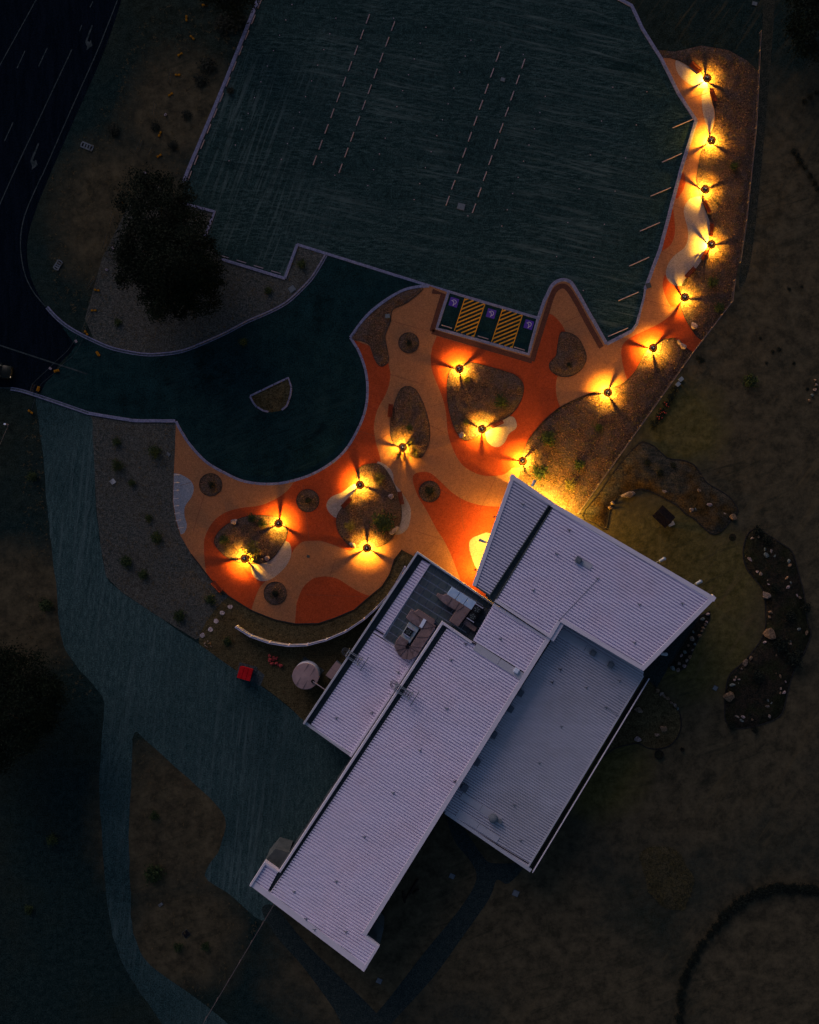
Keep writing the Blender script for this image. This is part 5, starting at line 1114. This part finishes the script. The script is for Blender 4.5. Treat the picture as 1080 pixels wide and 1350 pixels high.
for i, (a, c) in enumerate((((551, 1159), (533, 1188)), ((548, 1163), (540, 1180)), ((531, 1175), (534, 1190)), ((552, 1172), (544, 1178)))):
    b = MB(); b.tube(P(*a, .12), P(*c, .12), .16, 8, .13); o = b.build('charred_log', M['timber']); tag(o, f'charred black log lying on the lawn beside the long roof, {ORD[i]} of the heap', 'log', 'black logs by the long roof')
for x, y, r, lab in ((868, 994, 6.2, 'large black round pot below the round garden'), (899, 987.5, 2.6, 'small black round pot right of the large one')):
    root = empty('plant_pot', P(x, y, 0)); tag(root, lab, 'pot', 'black pots'); r /= S
    b = MB(); b.lathe((0, 0, 0), [(r * .8, 0), (r, .4), (r * .9, .42), (r * .85, .33)], 18); part(root, 'body', b, M['black']); b = MB(); b.lathe((0, 0, 0), [(r * .86, .33), (.001, .35)], 18); part(root, 'soil', b, M['soil'])
# low brackets marking the disc hole near the mown mound
root = mound('bare_patch', [(966 + 5 * math.cos(t * .5236), 708.5 + 5 * math.sin(t * .5236)) for t in range(12)], .012, .03, M['soil'], .3, .02)

# ------------------------------------------------------------------ fences
def wire_fence(pts, h, n_w, sp, label, group=None):
    q = PP(pts, h); root = empty('wire_fence', q[0].xy.to_3d()); tag(root, label, 'fence')
    for i in range(len(q) - 1):
        a, c = q[i].xy.to_3d(), q[i + 1].xy.to_3d(); L = (c - a).length; n = max(1, round(L / sp))
        for k in range(n + (1 if i == len(q) - 2 else 0)):
            p = a.lerp(c, k / n); b = MB(); b.tube(p, p + Vector((0, 0, h + .06)), .045, 6); wpart('post', b, M['fencep'], root)
        for k in range(n_w):
            z = h * (k + 1) / n_w; b = MB(); b.bar(a + Vector((0, 0, z)), c + Vector((0, 0, z)), .045 if k == n_w - 1 else .015, .03); wpart('rail' if k == n_w - 1 else 'wire', b, M['fence'] if k == n_w - 1 else M['fencep'], root)
wire_fence([(1004, 40), (998, 167), (985, 290), (977, 345)], .8, 2, 3.0, 'faint straight wire fence right of the lamp-lit path')
wire_fence([(970, 368), (966.5, 397), (915, 464), (763, 677)], 1.2, 4, 2.6, 'thin rail fence running diagonally down to the large roof')
wire_fence([(360, 1195), (270, 1346), (255, 1375)], 1.1, 3, 3.0, 'thin fence from the long roof corner to the bottom edge')
wire_fence([(1018, 812), (940, 790)], .3, 1, 2, 'x') if False else None
# temporary fence feet and panels on the road verge
def temp_foot(px, py, ang, label):
    root = empty('fence_foot', P(px, py, .012), -R(ang)); tag(root, label, 'fence foot', 'orange feet of the temporary fence')
    for s_ in (-1, 1):
        b = MB(); b.box((s_ * .24, 0, .07), .16, .13, .07); b.box((s_ * .24, 0, .15), .11, .09, .02); part(root, 'block', b, M['orange'])
    b = MB(); b.box((0, 0, .06), .1, .05, .04); part(root, 'bridge', b, M['orange']); return root
FEET = [(270, 7, 0), (246, 24.5, 90), (253.7, 50, 45), (237.5, 72, -30), (234.5, 99, 0), (225, 124.7, -35), (211, 177, -65), (210, 205.5, -30), (161.7, 267.7, 60), (128, 382.7, 10), (124, 409.5, 0), (114, 439, 55), (40.5, 543, 35)]
for i, (x, y, a) in enumerate(FEET): temp_foot(x, y, a, f'orange fence foot on the road verge, {ORD[i]} from the top')
for x, y, a, lab in ((129.5, 466.5, 60, 'orange block on the driveway just below the upper kerb'), (75, 489, -15, 'orange block on the driveway beside the white line'), (51, 512.7, -70, 'orange block on the driveway beside the lower kerb')):
    root = empty('barrier_block', P(x, y, .03), -R(a)); tag(root, lab, 'barrier block', 'orange blocks across the driveway')
    b = MB(); b.box((0, 0, .12), .36, .16, .12); part(root, 'base', b, M['orange']); b = MB(); b.box((0, 0, .27), .22, .09, .04); part(root, 'handle', b, M['orange'])
def temp_panel(a, c, label):
    root = empty('temporary_fence', P(*a, 0)); tag(root, label, 'fence', 'temporary fence panels on the verge'); p, q = P(*a, .9).xy.to_3d(), P(*c, .9).xy.to_3d()
    b = MB()
    for z in (.12, 1.0): b.tube(p + Vector((0, 0, z)), q + Vector((0, 0, z)), .03, 5)
    for t in (p, q): b.tube(t, t + Vector((0, 0, 1.0)), .03, 5)
    wpart('frame', b, M['paint'], root)
    b = MB()
    for k in range(1, 9): t = p.lerp(q, k / 9); b.tube(t + Vector((0, 0, .12)), t + Vector((0, 0, 1.0)), .008, 4, cap=False)
    wpart('mesh_wire', b, M['fencep'], root)
for a, c, lab in (((225.5, 91), (221.5, 108), 'thin fence panel between the second and third orange feet columns'), ((203.7, 134), (201, 152), 'short pinkish fence panel left of the dark trench'), ((186, 182), (178.5, 199), 'thin pale fence panel beside the verge, below the dark trench'), ((200.5, 194.5), (194.5, 204.5), 'bright lilac fence panel end near the big tree top'), ((148, 279), (143, 298), 'pale fence panel just left of the big tree'), ((141, 308), (135, 327), 'second pale fence panel left of the big tree'), ((124, 362.5), (113.5, 380), 'pale fence panel below left of the big tree'), ((118, 410), (108, 437), 'thin fence panel running to the driveway kerb'), ((43, 506), (40, 516), 'short fence panel across the lower driveway kerb')):
    temp_panel(a, c, lab)
for x, y, lab in ((218.5, 151.5, 'pale weight block on the dark trench'), (149.5, 327, 'pink weight block at the left of the big tree'), (141, 355.7, 'white weight block below left of the big tree'), (191, 228, 'pink weight block above the big tree'), (100.5, 450, 'lilac weight block on the driveway near the upper kerb'), (66.7, 486, 'lilac weight block left of the driveway white line')):
    root = empty('weight_block', P(x, y, .03), random.uniform(0, 3)); tag(root, lab, 'block', 'loose pale weight blocks')
    b = MB(); b.box((0, 0, .06), .2, .15, .06); part(root, 'body', b, M['stop']); b = MB(); b.tube((-.1, 0, .16), (.1, 0, .16), .025, 6); part(root, 'handle', b, M['darksteel'])
root = empty('marker_post', P(11, 560, 0)); tag(root, 'pale marker post on the verge at the left edge', 'post')
b = MB(); b.box((0, 0, .5), .08, .08, .5); part(root, 'shaft', b, M['stop']); b = MB(); b.box((0, 0, 1.02), .14, .12, .04); part(root, 'cap', b, M['white'])
b = MB(); b.tube(P(11, 561, .9), P(0, 586, .9), .03, 5); b.tube(P(0, 586, 0), P(0, 586, .95), .05, 6); o = b.build('guide_rail', M['fencep']); tag(o, 'thin rail leaving the marker post towards the left edge', 'rail')

# ------------------------------------------------------------------ car at the left edge
root = empty('parked_car', P(-2.5, 489.5, 0), img_angle(.99, .13)); tag(root, 'dark car with cream roof cut by the left edge of the frame', 'car')
def loft(secs):
    b = MB(); n = len(secs[0])
    for s in secs: b.v += s
    for i in range(len(secs) - 1):
        for k in range(n): b.f.append((i * n + k, i * n + (k + 1) % n, (i + 1) * n + (k + 1) % n, (i + 1) * n + k))
    b.f += [tuple(range(n - 1, -1, -1)), tuple(range((len(secs) - 1) * n, len(secs) * n))]; return b
def sec(x, w, z0, z1): return [(x, -w, z0), (x, -w, z1 * .75 + z0 * .25), (x, -w * .9, z1), (x, w * .9, z1), (x, w, z1 * .75 + z0 * .25), (x, w, z0)]
part(root, 'body', loft([sec(-2.3, .82, .3, .82), sec(-2.1, .93, .22, .95), (sec(-1, .96, .2, .98)), sec(.6, .96, .2, .98), sec(1.6, .94, .2, .92), sec(2.15, .88, .24, .82), sec(2.35, .72, .3, .66)]), M['carbody'], True)
part(root, 'cabin', loft([sec(-1.95, .72, .95, 1.0), sec(-1.5, .76, .95, 1.42), sec(.2, .76, .95, 1.45), sec(.95, .74, .95, .99)]), M['glass'])
b = MB(); b.box((-.62, 0, 1.46), .92, .70, .025); part(root, 'roof', b, M['cream'])
for s_ in (-1, 1):
    b = MB(); b.bar((.3, s_ * .7, 1.46), (1.0, s_ * .74, 1.0), .07, .05); part(root, 'pillar', b, M['cream'])
    b = MB(); b.box((.85, s_ * 1.05, 1.02), .08, .1, .06); part(root, 'mirror', b, M['carbody'])
    b = MB(); b.lathe((2.2, s_ * .66, .68), [(.12, -.04), (.12, .05), (.001, .07)], 10); part(root, 'headlight', b, lampglow if s_ < 0 else M['glass'])
    for x in (-1.45, 1.45):
        w_ = part(root, 'wheel', (lambda bb: (bb.tube((x, s_ * .80, .34), (x, s_ * .98, .34), .34, 18), bb)[1])(MB()), M['rubber'])

# ------------------------------------------------------------------ trees and shrubs
def leaf_cloud(lumps, n, size, seed, hollow=.45):
    """leaf-sized faces through the volume of overlapping lumps (x, y, z, r in metres)"""
    rnd = random.Random(seed); b = MB(); tot = sum(l[3] ** 2 for l in lumps)
    for cx, cy, cz, r in lumps:
        cl = [(Vector((rnd.gauss(0, 1), rnd.gauss(0, 1), rnd.gauss(.2, .8))).normalized() * r * rnd.uniform(hollow, 1.0)) for _ in range(int(12 + r * 9))]
        for _ in range(int(n * r * r / tot)):
            c = rnd.choice(cl); k = .14 * r + .12
            p = Vector((cx, cy, cz)) + c + Vector((rnd.gauss(0, k), rnd.gauss(0, k), rnd.gauss(0, k * .6)))
            u = Vector((rnd.gauss(0, 1), rnd.gauss(0, 1), rnd.gauss(0, .5))).normalized(); w = Vector((rnd.gauss(0, .5), rnd.gauss(0, .5), 1)).cross(u).normalized(); s = size * rnd.uniform(.6, 1.3)
            b.add([p - u * s * .5, p + w * s * .28, p + u * s * .5, p - w * s * .28], [(0, 1, 2, 3)])
    return b
def tree(px, py, lumps_px, zc, n, seed, label, size=.30):
    root = empty('tree', P(px, py, 0)); tag(root, label, 'tree'); o0 = root.location
    L = []
    for x, y, r, dz in lumps_px:
        p = P(x, y, zc + dz) - o0; L.append((p.x, p.y, zc + dz, r / S))
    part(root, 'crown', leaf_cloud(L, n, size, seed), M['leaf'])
    b = MB(); b.tube((0, 0, 0), (.1, .05, zc * .55), .42, 10, .28)
    for x, y, z, r in L: b.tube((.1, .05, zc * .5), (x * .8, y * .8, z), .17, 7, .05)
    part(root, 'trunk', b, M['bark'])
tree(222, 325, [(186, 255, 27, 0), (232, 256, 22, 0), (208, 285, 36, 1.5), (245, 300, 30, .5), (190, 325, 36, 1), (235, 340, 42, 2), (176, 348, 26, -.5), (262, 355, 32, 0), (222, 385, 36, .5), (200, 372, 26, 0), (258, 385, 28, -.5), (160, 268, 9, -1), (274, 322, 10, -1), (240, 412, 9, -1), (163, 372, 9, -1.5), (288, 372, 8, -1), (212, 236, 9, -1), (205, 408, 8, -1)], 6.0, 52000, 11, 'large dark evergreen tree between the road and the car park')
tree(15, 930, [(25, 890, 36, 0), (62, 920, 24, 0), (20, 940, 48, 1.5), (-25, 900, 50, 1), (5, 985, 34, 0), (45, 955, 26, -.5), (-30, 980, 45, 0), (70, 905, 14, -1)], 6.0, 38000, 12, 'dark tree crown at the left edge below the bare earth')
tree(1075, 25, [(1060, 20, 28, 0), (1085, 45, 34, 1), (1060, 55, 18, -.5), (1090, 0, 38, .5), (1045, 38, 12, -1)], 5.5, 12000, 13, 'dark tree crown in the top right corner')
tree(300, -8, [(300, -8, 24, 0), (325, -14, 22, .5), (278, -14, 20, 0), (310, 10, 12, -1)], 5.0, 6000, 14, 'dark tree crown at the top edge left of the car park')
shr = [leaf_cloud([(0, 0, .35, .55), (.3, .2, .3, .4), (-.3, .1, .3, .4), (.05, -.3, .3, .42)], 420, .2, 20 + i, .2) for i in range(3)]
shr_me = {}
def shrub(px, py, r, label, m='shrub', group=None, z=.02, name='shrub', cat='shrub', flat=.8):
    k = (random.randint(0, 2), m)
    if k not in shr_me: shr_me[k] = _me(shr[k[0]], 'shrub', M[m])
    o = link(name, shr_me[k], None); o.location = P(px, py, .4); o.location.z = z; o.rotation_euler.z = random.uniform(0, 6.28); s = r / S / .8; o.scale = (s, s, s * flat)
    return tag(o, label, cat, group)
for x, y, r, lab in ((153, 583, 7, 'dull shrub at the top left of the dry bed beside the gravel track'), (203, 595, 10, 'green shrub near the top right of the dry bed beside the track'), (155, 613, 9, 'dark shrub above the pale lid in the dry bed'), (173, 637, 6, 'small scrub right of the pale pit lid'), (195, 683, 6, 'faint small shrub in the middle of the dry bed'), (207, 708, 9, 'shrub in the lower right of the dry bed'), (166, 741, 9, 'dark shrub by the bend of the gravel track'), (189, 758, 8, 'dark shrub right of the one at the track bend'), (277, 791, 8, 'shrub by the bench at the plaza rim'), (237, 812, 9, 'shrub at the bottom of the dry bed above the yard'), (60, 797, 10, 'round dark shrub on the left side of the gravel track'), (42, 627, 8, 'dark scrub left of the gravel track near its top'),
                     (204, 1152, 14, 'sprawling dark bush in the triangular grass island'), (204, 1076, 7, 'small bush near the top of the triangular grass island'), (235, 1250, 7, 'small bush left of a pair near the bottom fence'), (270, 1249, 7, 'small bush right of a pair near the bottom fence'), (68, 1108, 9, 'dark scrub patch in the lower left grass'), (37, 1200, 7, 'small dark scrub near the lower left edge'), (990, 503, 11, 'lone dark bush on the lawn right of the fence'),
                     (320, 450, 6, 'little shrub on the verge above the driveway'), (398, 348, 7, 'shrub in the dry corner beside the car park entry'), (354, 383, 6, 'little shrub on the dry bank below the wheel stops'), (155, 425, 6, 'dark tuft on the verge by the driveway mouth'), (300, 845, 6, 'dark shrub below the stepping stones'), (299, 848, 5, 'dark clump beside the screen wall end')):
    shrub(x, y, r, lab)
for x, y, r, lab, m in ((507, 687, 17, 'dark green spreading shrub in the two-bench bed', 'shrub'), (661, 529, 10, 'green shrub in the middle of the large oval bed', 'shrub'), (721, 578, 12, 'green shrub on the long bed above the roof corner', 'shrub'), (712, 623, 12, 'green shrub next to the lamp by the roof corner', 'shrub'), (333, 683, 7, 'dark shrub at the top of the leftmost bed', 'shrub'), (333, 724, 12, 'green shrub beside the lower lamp of the leftmost bed', 'flax'), (345, 690, 7, 'shrub shading the upper lamp of the leftmost bed', 'shrub'), (295, 712, 8, 'dark shrub at the left tip of the leftmost bed', 'shrub'), (499, 630, 9, 'olive shrub at the top of the two-bench bed', 'flax'), (462, 693, 8, 'brownish shrub at the left of the two-bench bed', 'flax'), (540, 564, 5, 'tiny shrub in the narrow oval bed', 'shrub'), (764, 613, 8, 'low shrub in the middle of the long bed', 'shrub'), (789, 563, 6, 'little dark shrub in the long bed below the straight edge lamp', 'shrub'), (752, 640, 9, 'olive shrub in the long bed beside the roof', 'flax'), (615, 500, 6, 'small tuft below the accessible bay lamp', 'flax'), (968, 220, 7, 'dark shrub right of the third path lamp', 'shrub'), (940, 373, 8, 'dark shrub above the path bend lamp', 'shrub'), (948, 405, 8, 'dark shrub right of the path bend lamp', 'shrub'), (615, 556, 5, 'small shrub left of the bench lamp', 'flax'), (750, 481, 4, 'tiny shrub in the bean-shaped bed', 'shrubk')):
    shrub(x, y, r, lab, m, z=.2)
for (x, y, r), lab in zip(CIRC, ('in the round pit below the driveway entry', 'in the leftmost round pit', 'in the round pit below the turning circle', 'in the lowest round pit', 'in the round pit by the building')):
    shrub(x, y, r * .55 if x > 550 else r * .35, 'small plant ' + lab, 'shrubk', z=ZP + .06)
for x, y, r in ((854, 609.6, 5), (888, 614, 5), (871, 623, 5.5)): shrub(x, y, r, 'round black shrub on the mown mound', 'shrubk', 'black shrubs on the mown mound', z=.25)
for x, y, r in ((1000, 700, 8), (1012, 712, 8), (1030, 850, 12), (1045, 868, 14), (1040, 812, 10), (1000, 892, 10), (1062, 800, 8), (965, 958, 6), (996, 962, 5), (1020, 775, 8)): shrub(x, y, r, 'dark low shrub growing among the stones of the rock bed', 'shrubk', 'dark shrubs in the rock bed', z=.2)
HED = crv([(1100, 1178), (1079, 1176), (1057, 1173), (1035, 1171), (1014, 1174), (994, 1181), (976, 1191), (961, 1203), (947, 1219), (935, 1236), (923, 1252), (912.6, 1269), (906, 1283), (901, 1299), (897.5, 1322), (896, 1350), (896, 1370)], 3, False)
for i, (x, y) in enumerate(HED):
    shrub(x + random.uniform(-2, 2), y + random.uniform(-2, 2), random.uniform(7, 9) if x > 950 else random.uniform(5, 7), 'black bush in the curved hedge at the lower right', 'shrubk', 'bushes of the curved hedge', name='hedge_bush')
for x, y in ((1047, 198), (1052, 205), (1057, 212), (1063, 220), (1069, 230), (1075, 240), (1079, 248), (1062, 132), (1070, 127), (1078, 120)):
    shrub(x, y, random.uniform(3.5, 5.5), 'dark scrubby bush in the row near the upper right edge', 'shrubk', 'bushes of the upper right row', name='hedge_bush')
for i, (x, y) in enumerate(((862, 558), (868, 549), (873, 541), (879, 532), (885, 522), (889, 513))):
    o = shrub(x + 1, y + 1, 6, f'dark flowering shrub outside the fence, {ORD[i]} from the bottom', 'shrubk', 'flowering shrubs along the fence', name='flowering_shrub')
    if 1 <= i <= 3:
        b = MB(); rnd = random.Random(i)
        for _ in range(5): p = Vector((rnd.uniform(-.5, .5), rnd.uniform(-.5, .5), .75)); b.lathe(p, [(.10, 0), (.09, .06), (.001, .09)], 6)
        part(o, 'blossom', b, M['redrock'])
for i, (x, y, r) in enumerate(((272, 85, 13), (264, 104, 10), (310, 25, 16), (295, 30, 14), (245, 150, 8), (228, 190, 8), (150, 170, 10), (204, 165, 7))):
    shrub(x, y, r, 'dark scrub clump on the rough verge between road and car park', 'shrubk', 'scrub clumps on the rough verge', flat=.4)
shrub(303, 119, 6, 'black clump spilling over the left car park kerb', 'shrubk', flat=.5)
for i, (x, y, r) in enumerate(((922, 172, 7), (1020, 463, 3), (1029, 460, 3.5), (1012, 478, 2.5), (1048, 478, 3), (1004, 446, 2.5), (1066, 512, 3), (1042, 380, 3), (1059, 377, 2.5), (926, 474, 5), (921, 471, 3))):
    if i: shrub(x, y, r, 'tiny dark tuft on the lawn right of the fence', 'shrubk', 'dark tufts on the right lawn', flat=.4)
# strappy plant crowding one lamp
rnd = random.Random(3); b = MB()
for k in range(46):
    a = rnd.uniform(0, 6.28); l = rnd.uniform(.7, 1.3); d = Vector((math.cos(a), math.sin(a), 0)); s = Vector((-d.y, d.x, 0)) * .035; h = rnd.uniform(.4, .9)
    p0, p1, p2 = Vector((0, 0, 0)) + d * .05, d * l * .5 + Vector((0, 0, h)), d * l + Vector((0, 0, h * .55))
    b.add([p0 - s, p0 + s, p1 + s, p1 - s, p2], [(0, 1, 2, 3), (3, 2, 4)])
me = _me(b, 'flax_plant', M['flax'])
for x, y, lab in ((541, 586, 'strappy-leaved plant right of the half-hidden lamp'), (528, 599, 'strappy-leaved plant below the half-hidden lamp'), (546, 597, 'strappy-leaved plant at the lower tip of the narrow oval bed'), (331, 737, 'strappy-leaved plant right of the lower lamp of the leftmost bed')):
    o = link('flax_plant', me, None); o.location = P(x, y, .3); o.location.z = .2; o.rotation_euler.z = random.uniform(0, 6); tag(o, lab, 'plant', 'strappy plants by the lamps')
